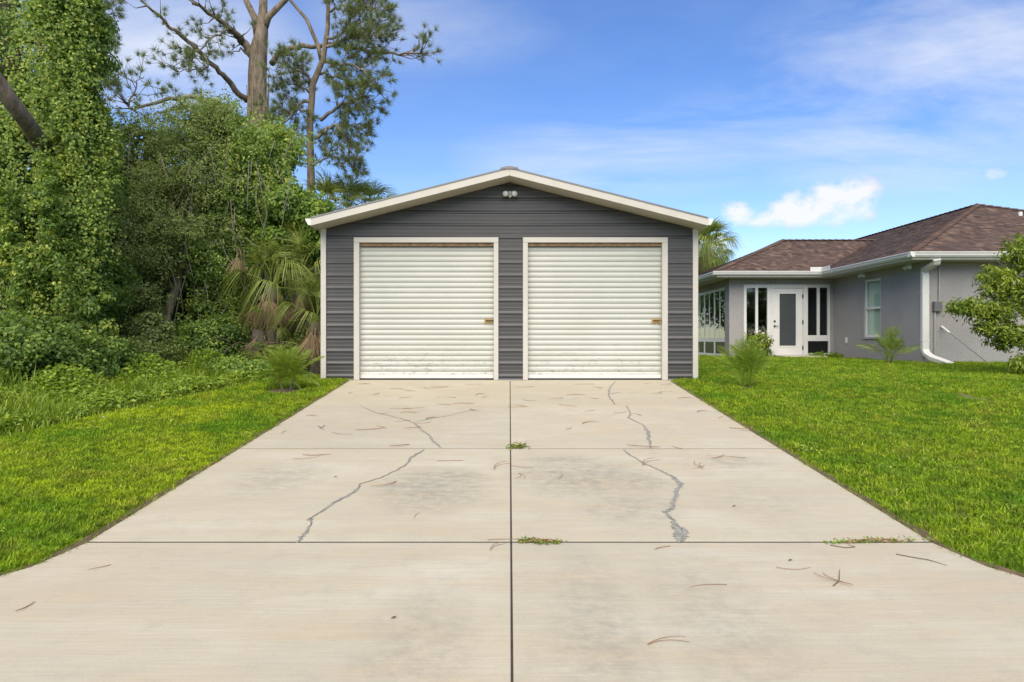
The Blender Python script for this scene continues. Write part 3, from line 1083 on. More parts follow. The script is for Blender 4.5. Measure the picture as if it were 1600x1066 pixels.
# window band on the left flank
for ua, ub in units:
    mid = (ua + ub) / 2
    framed('window', '', ua + 0.002, ub - 0.002, SIDE_B, SIDE_T,
           [(ua + 0.06, mid - 0.03, 0.79, SIDE_T - 0.09), (mid + 0.03, ub - 0.06, 0.79, SIDE_T - 0.09), (ua + 0.06, ub - 0.06, SIDE_B + 0.09, 0.66)], HX0 + 0.02, axis='y', fd=0.02)
# sash window on the long flank, with blinds behind
wz = (WZB + WZT) / 2 + 0.0
win = framed('window', '', WYa + 0.002, WYb - 0.002, WZB, WZT, [(WYa + 0.07, WYb - 0.07, WZB + 0.08, wz - 0.03), (WYa + 0.07, WYb - 0.07, wz + 0.03, WZT - 0.07)], HX1 + 0.03, axis='y', fd=0.06)
MB().box((HX1 - 0.03, WYa - 0.03, WZB - 0.06), (HX1 + 0.028, WYb + 0.03, WZB - 0.002)).build('sill', M['stucco'], win, bevel=0.006)
bl = MB()
z = WZB + 0.05
while z < WZT - 0.05:
    bl.add([(HX1 + 0.10, WYa + 0.01, z), (HX1 + 0.10, WYb - 0.01, z), (HX1 + 0.118, WYb - 0.01, z + 0.056), (HX1 + 0.118, WYa + 0.01, z + 0.056)], [(0, 1, 2, 3)])
    z += 0.045
bl.build('blind', M['blind'], win)

# roof
RP = 0.42
E0, EZ = 0.60, 2.87
sx0, sy0, sy1 = HX0 - E0, HY - E0, 15.0 + E0
mx0, mx1, my0, my1 = HX1 - E0, MX1 + E0, MY - E0, MYB + E0
rs = (sy1 - sy0) / 2
rm = (mx1 - mx0) / 2
Z = lambda t: EZ + RP * t
deck = MB()
A = [(sx0, sy0, EZ), (sx0, sy1, EZ), (sx0 + rs, sy0 + rs, Z(rs)), (mx0 + rs + 0.3, sy0 + rs, Z(rs)), (mx0 + 0.3, sy0, EZ), (mx0 + 0.3, sy1, EZ)]
deck.add([(x, y, z - 0.012) for x, y, z in A], [(0, 2, 1), (0, 4, 3, 2), (1, 2, 3, 5)])
B = [(mx0, my0, EZ), (mx1, my0, EZ), (mx1, my1, EZ), (mx0, my1, EZ), (mx0 + rm, my0 + rm, Z(rm)), (mx0 + rm, my1 - rm, Z(rm))]
deck.add([(x, y, z - 0.012) for x, y, z in B], [(0, 1, 4), (1, 2, 5, 4), (2, 3, 5), (3, 0, 4, 5)])
roof = deck.build('roof', M['shingle'], house)


def tabs(u_of, vmax, lo, hi, step=0.14):
    """laps of shingle tabs; u_of(u, t, h) -> world point, t = plan distance from the eave"""
    mb = MB()
    t = -0.02
    while t < vmax - 0.02:
        a, b_ = lo(t), hi(t)
        u = a - random.uniform(0, 0.2)
        while u < b_:
            w = random.uniform(0.09, 0.22)
            ua, ub = max(u, a), min(u + w - 0.004, b_)
            if ub - ua > 0.02:
                h = random.uniform(0.012, 0.022)
                t2 = min(t + step + 0.02, vmax)
                ua2, ub2 = max(ua, lo(t2)), min(ub, hi(t2))
                if ub2 - ua2 < 0.01:
                    ua2 = ub2 = min(max((ua2 + ub2) / 2, lo(t2)), hi(t2))
                r = min(1, max(0, random.gauss(0.5, 0.3)))
                mb.add([u_of(ua, t, h), u_of(ub, t, h), u_of(ub2, t2, 0.004), u_of(ua2, t2, 0.004), u_of(ua, t, -0.01), u_of(ub, t, -0.01)],
                       [(0, 1, 2, 3), (4, 5, 1, 0)], r)
            u += w
        t += step
    return mb


def stuff(o):
    o['kind'] = 'stuff'
    return o


stuff(tabs(lambda u, t, h: (u, sy0 + t, Z(t) + h), rs, lambda t: sx0 + t, lambda t: mx0 + t + 0.03).build('shingles', M['shingle'], roof))
stuff(tabs(lambda u, t, h: (sx0 + t, u, Z(t) + h), rs, lambda t: sy0 + t, lambda t: sy1 - t).build('shingles', M['shingle'], roof))
stuff(tabs(lambda u, t, h: (u, my0 + t, Z(t) + h), rm, lambda t: mx0 + t, lambda t: mx1 - t).build('shingles', M['shingle'], roof))
stuff(tabs(lambda u, t, h: (mx0 + t, u, Z(t) + h), rm, lambda t: my0 + t, lambda t: (sy0 + t + 0.03) if t < rs else my1 - t).build('shingles', M['shingle'], roof))


def caps(p, q, n):
    """overlapping cap pieces along a hip or ridge"""
    p, q = Vector(p), Vector(q)
    d = (q - p).normalized()
    s = Vector((d.y, -d.x, 0)).normalized()
    st = (q - p) / n
    mb = MB()
    for i in range(n):
        a, b_ = p + st * i, p + st * (i + 1.15)
        w = 0.13
        r = random.uniform(0.3, 0.85)
        up0, up1 = 0.062, 0.040
        mb.add([a + s * w + Vector((0, 0, up0 - 0.055)), a + Vector((0, 0, up0)), a - s * w + Vector((0, 0, up0 - 0.055)),
                b_ + s * w + Vector((0, 0, up1 - 0.055)), b_ + Vector((0, 0, up1)), b_ - s * w + Vector((0, 0, up1 - 0.055))],
               [(0, 1, 4, 3), (1, 2, 5, 4), (0, 2, 1)], r)
    return stuff(mb.build('hip_caps', M['shingle'], roof))


caps((sx0, sy0, EZ), (sx0 + rs, sy0 + rs, Z(rs)), 22)
caps((sx0 + rs, sy0 + rs, Z(rs)), (mx0 + rs, sy0 + rs, Z(rs)), 14)
caps((mx0, my0, EZ), (mx0 + rm, my0 + rm, Z(rm)), 34)
caps((mx1, my0, EZ), (mx0 + rm, my0 + rm, Z(rm)), 34)
caps((mx0 + rm, my0 + rm, Z(rm)), (mx0 + rm, my1 - rm, Z(rm)), 40)
# plumbing vent on the front slope
vp = at(1594, 343, 20.2)
MB().tube([(vp.x, vp.y, vp.z - 0.35), (vp.x, vp.y, vp.z + 0.22)], 0.06, 12).build('vent_pipe', M['white'], roof)

# soffit, fascia gutters
def soff(x0, x1, y0, y1):
    MB().box((x0, y0, ZW - 0.02), (x1, y1, ZW + 0.004)).build('soffit', M['trim'], house)


soff(sx0 + 0.03, HX1 - 0.001, sy0 + 0.03, HY - 0.0)
soff(sx0 + 0.03, HX0, HY, sy1 - 0.03)
soff(mx0 + 0.03, HX1, my0 + 0.03, sy0 + 0.029)
soff(HX1, mx1 - 0.03, my0 + 0.03, MY)


def gutter(p, q, out, name='gutter'):
    out = Vector((*out, 0))
    prof = [(0.0, 0.0), (0.115, 0.0), (0.118, -0.022), (0.10, -0.03), (0.092, -0.085), (0.062, -0.125), (0.0, -0.13)]
    P = [Vector(p) + out * u + Vector((0, 0, w)) for u, w in prof]
    return MB().sweep(P, p, q).build(name, M['white'], house)


gzt = EZ - 0.012
gutter((sx0 - 0.11, sy0 + 0.03, gzt), (mx0 + 0.03, sy0 + 0.03, gzt), (0, -1))
gutter((sx0 + 0.03, sy0 + 0.028, gzt), (sx0 + 0.03, sy1, gzt), (-1, 0))
gutter((mx0 + 0.03, my0 - 0.085, gzt), (mx0 + 0.03, sy0 - 0.095, gzt), (-1, 0))
gutter((mx0 - 0.082, my0 + 0.03, gzt), (mx1 + 0.1, my0 + 0.03, gzt), (0, -1))
for a, b_ in [((sx0 + 0.031, sy0 + 0.031), (mx0 + 0.03, sy0 + 0.05)), ((mx0 + 0.031, my0 + 0.052), (mx0 + 0.05, sy0 + 0.03)), ((mx0 + 0.031, my0 + 0.031), (mx1, my0 + 0.05)),
              ((sx0 + 0.031, sy0 + 0.052), (sx0 + 0.05, sy1))]:
    MB().box((a[0], a[1], ZW - 0.021), (b_[0], b_[1], EZ - 0.02)).build('fascia', M['white'], house)
# splash guard where the valley empties
MB().box((hx(1265) * 0.972, sy0 - 0.075, EZ - 0.015), (mx0 + 0.01, sy0 - 0.068, EZ + 0.11)).build('splash_guard', M['white'], house)
MB().box((mx0 - 0.085, sy0 - 0.60, EZ - 0.015), (mx0 - 0.078, sy0 - 0.02, EZ + 0.11)).build('splash_guard', M['white'], house)


# down pipe with two elbows at the outer corner, kicking out over the lawn
def rect_pipe(pts, w, d, name, parent, mat):
    pts = [Vector(p) for p in pts]
    vs, fs = [], []
    for i, p in enumerate(pts):
        t = (pts[min(i + 1, len(pts) - 1)] - pts[max(i - 1, 0)]).normalized()
        s = Vector((1, 0, 0)) if abs(t.x) < 0.75 else Vector((0, 0, 1))
        s = (s - t * s.dot(t)).normalized()
        u = t.cross(s).normalized()
        for a, b_ in ((-1, -1), (1, -1), (1, 1), (-1, 1)):
            vs.append(p + s * a * w / 2 + u * b_ * d / 2)
    for i in range(len(pts) - 1):
        for k in range(4):
            k2 = (k + 1) % 4
            fs.append((4 * i + k, 4 * i + k2, 4 * i + 4 + k2, 4 * i + 4 + k))
    fs += [(3, 2, 1, 0), tuple(range(4 * len(pts) - 4, 4 * len(pts)))]
    return MB().add(vs, fs).build(name, mat, parent, bevel=0.008, seg=2)


ds = [at(1463.5, 405, 16.55), at(1463, 411, 16.6), at(1450, 421, 16.95), at(1446.5, 428, 17.05), at(1446.5, 546, 17.05), at(1447.5, 553, 17.02), at(1456, 559, 16.9), at(1488, 570.5, 16.5)]
ds[2].y = ds[3].y = ds[4].y = MY - 0.062
dp = rect_pipe(ds, 0.17, 0.10, 'down_pipe', house, M['white'])
e = ds[-1]
MB().box((e.x - 0.005, e.y - 0.05, e.z - 0.055), (e.x + 0.018, e.y + 0.05, e.z + 0.055)).build('pipe_mouth_shade', M['blackmetal'], dp)  # black plate over the pipe end, standing in for the shade inside
for zz_ in (0.7, 1.9):
    MB().box((ds[3].x - 0.095, MY - 0.118, zz_), (ds[3].x + 0.095, MY - 0.004, zz_ + 0.03)).build('pipe_strap', M['white'], dp)
# electrical box with conduits
eb = at(1466.5, 479, 17.05)
bx_ = MB().box((eb.x - 0.10, MY - 0.10, eb.z - 0.125), (eb.x + 0.10, MY - 0.002, eb.z + 0.125)).build('electrical_box', M['greybox'], house, bevel=0.008)
MB().tube([(eb.x + 0.06, MY - 0.03, eb.z + 0.12), (eb.x + 0.06, MY - 0.03, ZW - 0.03)], 0.02, 8).build('conduit', M['conduit'], bx_)
MB().tube([(eb.x - 0.05, MY - 0.03, eb.z - 0.12), (eb.x - 0.05, MY - 0.03, 0.1)], 0.022, 8).build('conduit', M['conduit'], bx_)
# outlet on the long flank and two soffit floods
oy = 10.35 * F / (1323.5 - 796) - DC
MB().box((HX1 - 0.045, oy - 0.05, 0.62), (HX1 - 0.002, oy + 0.05, 0.80)).build('outlet_cover', M['white'], house, bevel=0.008)
for k, (px, py, d) in enumerate([(1349, 424, 19.6), (1421, 415, 17.4)]):
    q = at(px, py, d)
    fx = thing('eave_light', ['white flood light under the eave above the sash window', 'white flood light under the eave beside the down pipe corner'][k], 'light', (q.x, q.y, ZW - 0.02), group='flood lights under the house eave')
    zt = ZW - 0.022
    MB().tube([(q.x, q.y, zt), (q.x, q.y, zt - 0.035)], [0.06, 0.05], 12).build('mount', M['white'], fx)
    for s in (-1, 1):
        MB().tube([(q.x, q.y + s * 0.02, zt - 0.02), (q.x - 0.02, q.y + s * 0.07, zt - 0.07), (q.x - 0.07, q.y + s * 0.12, zt - 0.13), (q.x - 0.075, q.y + s * 0.125, zt - 0.137)],
                  [0.018, 0.034, 0.052, 0.047], 12).build('lamp_head', M['white'], fx, smooth=True)
# long rod with a white grip leaning on the front wall
p0, p1 = at(1552, 580, 15.9), at(1475, 510, 17.02)
p0.z = gz(p0.x, p0.y)
p1.y = MY - 0.03
rod = thing('leaning_pole', 'thin grey pole with white grip leaning on the grey house wall', 'pole', p0)
pm = p0.lerp(p1, 0.83)
MB().tube([p0, pm], 0.011, 8).build('shaft', M['roofmetal'], rod)
MB().tube([pm, pm.lerp(p1, 0.1), p1], [0.018, 0.028, 0.028], 10).build('grip', M['white'], rod)


# ------------------------------------------------------------------ foliage machinery
def unit(a):
    return a / (np.linalg.norm(a, axis=1, keepdims=True) + 1e-9)


def leaf_geo(P, N, L, W, down=0.0, fold=0.18, lobed=False):
    """folded leaves at P facing N; returns verts, tris, rnd"""
    n = len(P)
    rv = rng.normal(size=(n, 3))
    rv[:, 2] -= down * 2.0
    D = unit(rv - N * np.sum(rv * N, axis=1, keepdims=True))
    S = np.cross(N, D)
    L = L * rng.uniform(0.65, 1.3, n)[:, None]
    W = W * rng.uniform(0.7, 1.25, n)[:, None]
    mid = P + D * L * 0.45
    tip = P + D * L - N * L * 0.18
    a = mid + S * W * 0.5 + N * W * fold
    b_ = mid - S * W * 0.5 + N * W * fold
    V = np.stack([P, a, tip, b_], axis=1).reshape(-1, 3)
    k = np.arange(n)[:, None] * 4
    T = np.concatenate([k + np.array([[0, 1, 2]]), k + np.array([[0, 2, 3]])], axis=0)
    r = np.clip(rng.normal(0.45, 0.22, n), 0, 1)
    return V, T, np.repeat(r, 4)


class Leaves:
    def __init__(self):
        self.V, self.T, self.r, self.n = [], [], [], 0

    def add(self, geo, shift=0.0):
        V, T, r = geo
        self.V.append(V)
        self.T.append(T + self.n)
        self.r.append(np.clip(r + shift, 0, 1))
        self.n += len(V)

    def build(self, name, mat, parent=None):
        return fast_mesh(name, np.concatenate(self.V), np.concatenate(self.T), np.concatenate(self.r), mat, parent)


def sphere_dirs(n):
    return unit(rng.normal(size=(n, 3)))


def clumps(ctr, rad, k, per, size, L, W, out=0.55, up=0.35, down=0.3, shell=(0.55, 1.0), fill=0.25, bright=0.0):
    """leaf clumps spread through an ellipsoid crown; adds to a Leaves"""
    lv = Leaves()
    ctr, rad = np.array(ctr), np.array(rad)
    d = sphere_dirs(k)
    c0 = ctr + d * rad * rng.uniform(shell[0], shell[1], k)[:, None]
    for i in range(k):
        s = size * rng.uniform(0.55, 1.35)
        m_ = int(per * rng.uniform(0.6, 1.4))
        dd = sphere_dirs(m_)
        rr = s * np.power(rng.uniform(0.05, 1, m_), 0.45)
        P = c0[i] + dd * rr[:, None] * np.array([1, 1, 0.72])
        N = unit(dd * 0.5 + d[i] * out + np.array([0, 0, up]) + rng.normal(size=(m_, 3)) * 0.42)
        lv.add(leaf_geo(P, N, L, W, down), bright + rng.normal(0, 0.16))
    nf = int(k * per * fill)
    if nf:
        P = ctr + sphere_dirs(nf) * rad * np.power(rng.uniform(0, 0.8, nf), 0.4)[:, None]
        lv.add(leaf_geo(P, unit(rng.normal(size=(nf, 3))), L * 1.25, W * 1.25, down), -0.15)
    return lv


def merge(dst, src):
    for V, T, r in zip(src.V, src.T, src.r):
        pass
    off = dst.n
    for V, T, r in zip(src.V, src.T, src.r):
        dst.V.append(V)
        dst.T.append(T + off)
        dst.r.append(r)
    dst.n += src.n


def strands(starts, length, L, W, n_per=26, sway=0.25):
    """hanging runners of leaves"""
    lv = Leaves()
    for s in starts:
        ln = length * rng.uniform(0.5, 1.4)
        t = np.linspace(0, 1, n_per)
        dx = rng.normal(0, sway, 2)
        P = np.array(s) + np.stack([dx[0] * t ** 1.5, dx[1] * t ** 1.5, -ln * t], axis=1) + rng.normal(0, 0.045, (n_per, 3))
        N = unit(np.array([0.35, -0.7, 0.45]) + rng.normal(size=(n_per, 3)) * 0.45)
        lv.add(leaf_geo(P, N, L, W, 0.9), 0.22)
    return lv


def sprays(ctr, rad, k, length, L, W, n_per=16, bright=0.1):
    """loose shoots that stand out of a crown's outline"""
    lv = Leaves()
    ctr, rad = np.array(ctr), np.array(rad)
    for _ in range(k):
        d = sphere_dirs(1)[0]
        d[2] = abs(d[2]) * 0.9 - 0.15
        s0 = ctr + d * rad * rng.uniform(0.8, 1.0)
        out = unit((d + np.array([0, -.15, 0.35]) + rng.normal(0, .35, 3))[None])[0]
        ln = length * rng.uniform(0.4, 1.3)
        t = np.linspace(0, 1, n_per)[:, None]
        P = s0 + out * ln * t + np.array([0, 0, -0.35 * ln]) * t ** 2 + rng.normal(0, 0.03, (n_per, 3))
        N = unit(np.array([0.1, -0.4, 0.6]) + rng.normal(size=(n_per, 3)) * 0.6)
        lv.add(leaf_geo(P, N, L, W, 0.2), bright)
    return lv


def wiggle(p, q, n, amp, seed=None):
    p, q = Vector(p), Vector(q)
    out = []
    for i in range(n + 1):
        t = i / n
        o = Vector((random.gauss(0, amp), random.gauss(0, amp), random.gauss(0, amp * 0.6))) if 0 < i < n else Vector((0, 0, 0))
        out.append(p.lerp(q, t) + o)
    return out


def trunk_with_limbs(name, base, top, r0, r1, tips, mat, parent, amp=0.12):
    mb = MB()
    pts = wiggle(base, top, 7, amp)
    pts[0] = Vector(base)
    mb.tube(pts, [r0 * (1.35 if i == 0 else 1) * (1 - i / 7) + r1 * i / 7 for i in range(8)], 10)
    for tp in tips:
        i = random.randint(2, 6)
        s = pts[i]
        mid = s.lerp(Vector(tp), 0.5) + Vector((0, 0, 0.15 + random.gauss(0, 0.1)))
        ra = (r0 * (1 - i / 7) + r1 * i / 7) * 0.55
        mb.tube([s, s.lerp(mid, 0.5) + Vector((random.gauss(0, .06), random.gauss(0, .06), 0.05)), mid, Vector(tp)], [ra, ra * 0.75, ra * 0.5, ra * 0.18], 7)
    return mb.build(name, mat, parent, smooth=True)


def leafy_tree(name, label, cat, base, lobes, mat, bark, leaf, r0=0.2, group=None, down=0.3, vines=None, per=90, csize=0.4, k_per=1.0, up=0.35, fill=0.25):
    """lobes: (center, radii, clump count, brightness)"""
    b = Vector(base)
    t = thing(name, label, cat, b, group=group)
    top = Vector(lobes[0][0])
    trunk_with_limbs('trunk', b, top, r0, r0 * 0.4, [l[0] for l in lobes[1:]] + [Vector(lobes[0][0]) + Vector((random.gauss(0, .5), random.gauss(0, .5), .5)) for _ in range(3)], bark, t)
    lv = Leaves()
    for ctr, rad, k, br in lobes:
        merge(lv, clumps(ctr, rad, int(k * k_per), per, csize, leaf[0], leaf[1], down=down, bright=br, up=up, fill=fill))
        merge(lv, sprays(ctr, np.array(rad) + csize * .5, int(k * 0.7), 0.7, leaf[0], leaf[1]))
    lv.build('crown', mat, t)
    return t


# ------------------------------------------------------------------ left wood
T_ = lambda px, py, d: tuple(at(px, py, d))
# 1 vine-draped tower of a tree at the left edge
tw = thing('vine_draped_tree', 'tall tree wholly draped in bright leafy vines at the left edge', 'tree', (-9.3, 0.4, gz(-9.3, 0.4)))
tm = MB()
tm.tube([(-9.5, 0.6, -0.1), (-9.6, 0.6, 2.0), (-9.3, 0.5, 4.5), (-9.6, 0.6, 7.5), (-9.8, 0.6, 10)], [0.28, 0.22, 0.19, 0.15, 0.06], 10)
tm.build('trunk', M['bark_dark'], tw, smooth=True)
lm = MB()
lm.tube([at(-60, 60, 9.8), at(-25, 98, 9.95), at(2, 135, 10.1), at(20, 163, 10.25), at(38, 186, 10.5), at(52, 206, 10.8), at(70, 240, 11.6), at(85, 280, 12.6)], [0.10, 0.105, 0.11, 0.115, 0.12, 0.125, 0.13, 0.14], 12)
lm.build('leaning_limb', M['bark_dark'], tw, smooth=True)
lv = Leaves()
for ctr, rad, k, br in [((-9.9, 0.7, 6.6), (2.1, 1.5, 2.6), 260, 0.0), ((-9.7, 0.5, 3.9), (2.2, 1.4, 1.8), 230, 0.0), ((-9.5, 0.5, 1.7), (2.1, 1.5, 1.6), 190, -0.1)]:
    merge(lv, clumps(ctr, rad, int(k * 1.15), 170, 0.30, 0.062, 0.056, out=0.7, up=0.45, down=0.9, shell=(0.78, 1.02), fill=0.12, bright=br))
# lumps and drapes of different tone hanging proud of the mass
for q in range(40):
    px, py = rng.uniform(-20, 168), rng.uniform(-30, 540)
    lim = 150 + 42 * math.exp(-((py - 260) / 110.0) ** 2)
    px = min(px, lim - 22)
    if px < 80 and 50 < py < 260:
        continue
    cc0 = at(px, py, rng.uniform(10.9, 11.7) + 0.006 * max(0, px - 60))
    merge(lv, clumps(cc0, (rng.uniform(.22, .5), .35, rng.uniform(.3, .85)), int(rng.uniform(10, 30)), 120, 0.17, rng.uniform(0.045, 0.09), 0.055, out=0.6, up=0.55, down=0.9, shell=(0.6, 1.0), fill=0.1, bright=rng.normal(0.06, 0.15)))
for q in range(44):                                # ridges of drapery running down the face
    px, py = rng.uniform(-40, 130), rng.uniform(-90, 330)
    slope, ln_, br = rng.uniform(0.02, 0.42), rng.uniform(110, 330), rng.normal(0.10, 0.17)
    dd0 = rng.uniform(10.5, 11.3)
    nn_ = int(ln_ / 14)
    if px < 85 and py < 240 and py + ln_ > 60:
        continue
    for k in range(nn_):
        yy = py + ln_ * k / nn_
        lim = 150 + 42 * math.exp(-((yy - 260) / 110.0) ** 2) - 14
        xx = min(px + slope * ln_ * k / nn_ + rng.normal(0, 3), lim)
        merge(lv, clumps(at(xx, yy, dd0 + 0.006 * max(0, xx - 60)), (.13, .13, .12), 3, 26, 0.10, 0.056, 0.048, out=0.6, up=0.5, down=0.9, fill=0.0, bright=br))
st = []
for q in range(640):
    py = rng.uniform(-40, 480)
    lim = 150 + 42 * math.exp(-((py - 260) / 110.0) ** 2)
    px = lim - 18 - rng.gamma(1.2, 40)
    st.append(tuple(at(px, py, rng.uniform(10.7, 11.5) + 0.005 * max(0, px - 60))))
merge(lv, strands(st, 0.85, 0.052, 0.046, 30, 0.16))
lv.build('vines', M['vine'], tw)

# 2 darker tree behind the tower
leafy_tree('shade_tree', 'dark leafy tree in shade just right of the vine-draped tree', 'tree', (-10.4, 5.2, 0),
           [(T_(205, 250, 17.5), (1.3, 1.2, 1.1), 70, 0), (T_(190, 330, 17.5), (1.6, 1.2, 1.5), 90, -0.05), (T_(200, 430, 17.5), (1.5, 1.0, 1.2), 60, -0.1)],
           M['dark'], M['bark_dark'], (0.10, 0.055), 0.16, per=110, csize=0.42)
# 3 grey-green oak with a curved bare trunk
ok = thing('oak_tree', 'grey-green small-leaved oak with curved pale trunk in the thicket', 'tree', at(262, 545, 15.5))
om = MB()
om.tube([at(256, 570, 15.5), at(255, 520, 15.5), at(264, 480, 15.5), at(277, 445, 15.5), at(279, 415, 15.5), at(272, 370, 15.6), at(290, 300, 15.8), at(300, 220, 16)], [0.13, 0.115, 0.105, 0.10, 0.09, 0.085, 0.06, 0.03], 10)
for tp in [(215, 300), (330, 270), (250, 240), (235, 380), (340, 350)]:
    om.tube([at(275, 390, 15.5), at((275 + tp[0]) / 2 + 5, (380 + tp[1]) / 2 - 12, 15.6), at(*tp, 15.8)], [0.06, 0.045, 0.015], 7)
om.build('trunk', M['bark_tan'], ok, smooth=True)
lv = Leaves()
for px, py, dd, rx, ry, rz, k, br in [(300, 215, 16, 0.85, 0.8, 0.9, 60, 0.05), (262, 300, 16, 0.7, 0.8, 0.65, 55, 0), (318, 290, 15.8, 0.9, 0.8, 0.9, 70, 0), (240, 345, 15.6, 0.75, 0.7, 0.7, 50, 0),
                                      (300, 370, 15.3, 0.95, 0.7, 0.6, 60, 0.02), (245, 405, 15.1, 0.6, 0.6, 0.4, 30, 0.1), (225, 470, 15.0, 0.45, 0.5, 0.5, 26, 0.0), (330, 190, 16.2, 0.5, 0.6, 0.7, 30, 0.08)]:
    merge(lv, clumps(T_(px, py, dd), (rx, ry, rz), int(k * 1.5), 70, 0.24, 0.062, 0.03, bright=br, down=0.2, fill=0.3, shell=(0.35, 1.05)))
    merge(lv, sprays(T_(px, py, dd), (rx + .15, ry + .15, rz + .15), int(k * 1.2), 0.55, 0.06, 0.03, 20))
lv.build('crown', M['oak'], ok)
# 4 vine-clad tree in the middle of the thicket
vt = thing('vine_clad_tree', 'tall mound of a tree under green vines left of the garage', 'tree', at(405, 560, 16.5))
trunk_with_limbs('trunk', at(405, 575, 16.5), at(395, 220, 16.5), 0.18, 0.06, [at(350, 170, 16.5), at(450, 330, 16), at(370, 330, 16), at(340, 420, 15.5)], M['bark_dark'], vt)
lv = Leaves()
for px, py, dd, rx, ry, rz, k, br in [(345, 215, 17, 0.55, 0.7, 1.05, 55, 0.02), (400, 250, 16.6, 1.0, 0.9, 0.85, 100, 0.08), (440, 235, 17.2, 0.5, 0.6, 0.5, 30, 0.05), (385, 330, 16.2, 1.1, 0.9, 0.95, 110, 0.0),
                                      (350, 420, 15.6, 0.75, 0.7, 0.95, 80, -0.03), (440, 360, 16.4, 0.8, 0.7, 0.6, 60, -0.04), (340, 510, 15.4, 0.75, 0.6, 0.75, 70, -0.08), (395, 490, 16.4, 0.7, 0.5, 0.9, 50, -0.15)]:
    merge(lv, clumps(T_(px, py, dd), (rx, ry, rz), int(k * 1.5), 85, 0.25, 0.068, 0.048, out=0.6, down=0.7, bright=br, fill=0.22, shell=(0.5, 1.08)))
    merge(lv, sprays(T_(px, py, dd), (rx + .12, ry + .12, rz + .12), int(k * 0.9), 0.6, 0.065, 0.045, 20))
merge(lv, strands([T_(rng.uniform(335, 460), rng.uniform(170, 420), 15.6 + rng.uniform(-0.2, .6)) for _ in range(120)], 0.6, 0.075, 0.06, 18, 0.12))
lv.build('vines', M['vine'], vt)
bs = MB()
for k in range(70):
    q = at(random.uniform(195, 470), random.uniform(200, 480), random.uniform(14.7, 15.3))
    ln_ = random.uniform(.3, 1.3)
    dx_ = random.gauss(0, .25)
    bs.tube([q, q + Vector((dx_ * .4, -.05, -ln_ * .45)), q + Vector((dx_ + random.gauss(0, .1), -.02, -ln_))], [.007, .009, .006], 4)
stuff(bs.build('bare_stems', M['bark_grey'], vt))
# 5 bright vine mound by the eave
vm = thing('vine_mound', 'bright green vine mound leaning toward the garage eave', 'vine', at(470, 570, 16.0))
trunk_with_limbs('stem', at(470, 578, 16), at(470, 360, 16), 0.10, 0.04, [at(440, 330, 16), at(495, 330, 16)], M['bark_dark'], vm)
lv = Leaves()
for px, py, rx, rz, k in [(462, 325, 0.75, 0.45, 60), (490, 350, 0.55, 0.5, 45), (445, 385, 0.6, 0.4, 35), (500, 385, 0.4, 0.5, 25)]:
    merge(lv, clumps(T_(px, py, 15.7), (rx, 0.7, rz), k, 110, 0.27, 0.085, 0.06, down=0.6, bright=0.05))
lv.build('leaves', M['vine2'], vm)
# 6 deeper trees that close the wood off
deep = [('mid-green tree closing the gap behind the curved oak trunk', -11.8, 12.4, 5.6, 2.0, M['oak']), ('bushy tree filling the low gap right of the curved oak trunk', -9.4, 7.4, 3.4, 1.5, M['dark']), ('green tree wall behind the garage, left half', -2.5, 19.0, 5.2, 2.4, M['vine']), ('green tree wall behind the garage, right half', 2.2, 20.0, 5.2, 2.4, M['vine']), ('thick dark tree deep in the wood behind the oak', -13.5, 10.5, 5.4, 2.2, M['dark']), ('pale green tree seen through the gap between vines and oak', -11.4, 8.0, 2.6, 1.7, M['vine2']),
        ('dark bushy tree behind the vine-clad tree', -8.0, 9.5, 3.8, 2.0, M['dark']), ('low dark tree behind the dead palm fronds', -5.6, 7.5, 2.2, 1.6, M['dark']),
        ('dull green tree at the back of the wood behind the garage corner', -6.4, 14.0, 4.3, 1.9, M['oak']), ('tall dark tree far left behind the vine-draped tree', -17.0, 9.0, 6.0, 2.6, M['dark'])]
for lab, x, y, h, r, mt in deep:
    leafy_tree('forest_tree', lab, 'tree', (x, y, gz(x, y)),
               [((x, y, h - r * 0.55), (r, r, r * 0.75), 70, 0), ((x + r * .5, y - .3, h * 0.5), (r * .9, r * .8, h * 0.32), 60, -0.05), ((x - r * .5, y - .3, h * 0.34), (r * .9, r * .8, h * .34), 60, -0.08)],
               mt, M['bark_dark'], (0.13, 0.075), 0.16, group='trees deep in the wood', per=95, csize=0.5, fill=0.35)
for lab, x, y, h, r in [('shrubby tree top showing over the sun room roof', 11.2, 24.0, 4.6, 1.4), ('small green tree behind the gap between garage and house', 7.6, 17.5, 2.7, 1.3), ('leafy tree behind the palm beyond the garage', 9.4, 22.5, 3.4, 1.5)]:
    leafy_tree('garden_tree', lab, 'tree', (x, y, gz(x, y)), [((x, y, h - r * .5), (r, r, r * .6), 55, 0.05), ((x, y, h * .45), (r, r, h * .35), 50, 0)], M['vine2'], M['bark_grey'], (0.12, 0.06), 0.12,
               group='trees behind the house', per=90, csize=0.4)


# ------------------------------------------------------------------ pines
def tuft_geo(c0, dirv, n, ln, w):
    d = unit(np.array(dirv)[None, :] * 0.8 + rng.normal(size=(n, 3)) * 0.62)
    L = ln * rng.uniform(0.6, 1.2, n)[:, None]
    s = unit(np.cross(d, rng.normal(size=(n, 3)))) * w
    b = np.array(c0) + rng.normal(0, 0.02, (n, 3))
    V = np.stack([b - s, b + s, b + d * L], axis=1).reshape(-1, 3)
    T = np.arange(n * 3).reshape(-1, 3)
    return V, T, np.repeat(np.clip(rng.normal(0.5, 0.25, n), 0, 1), 3)


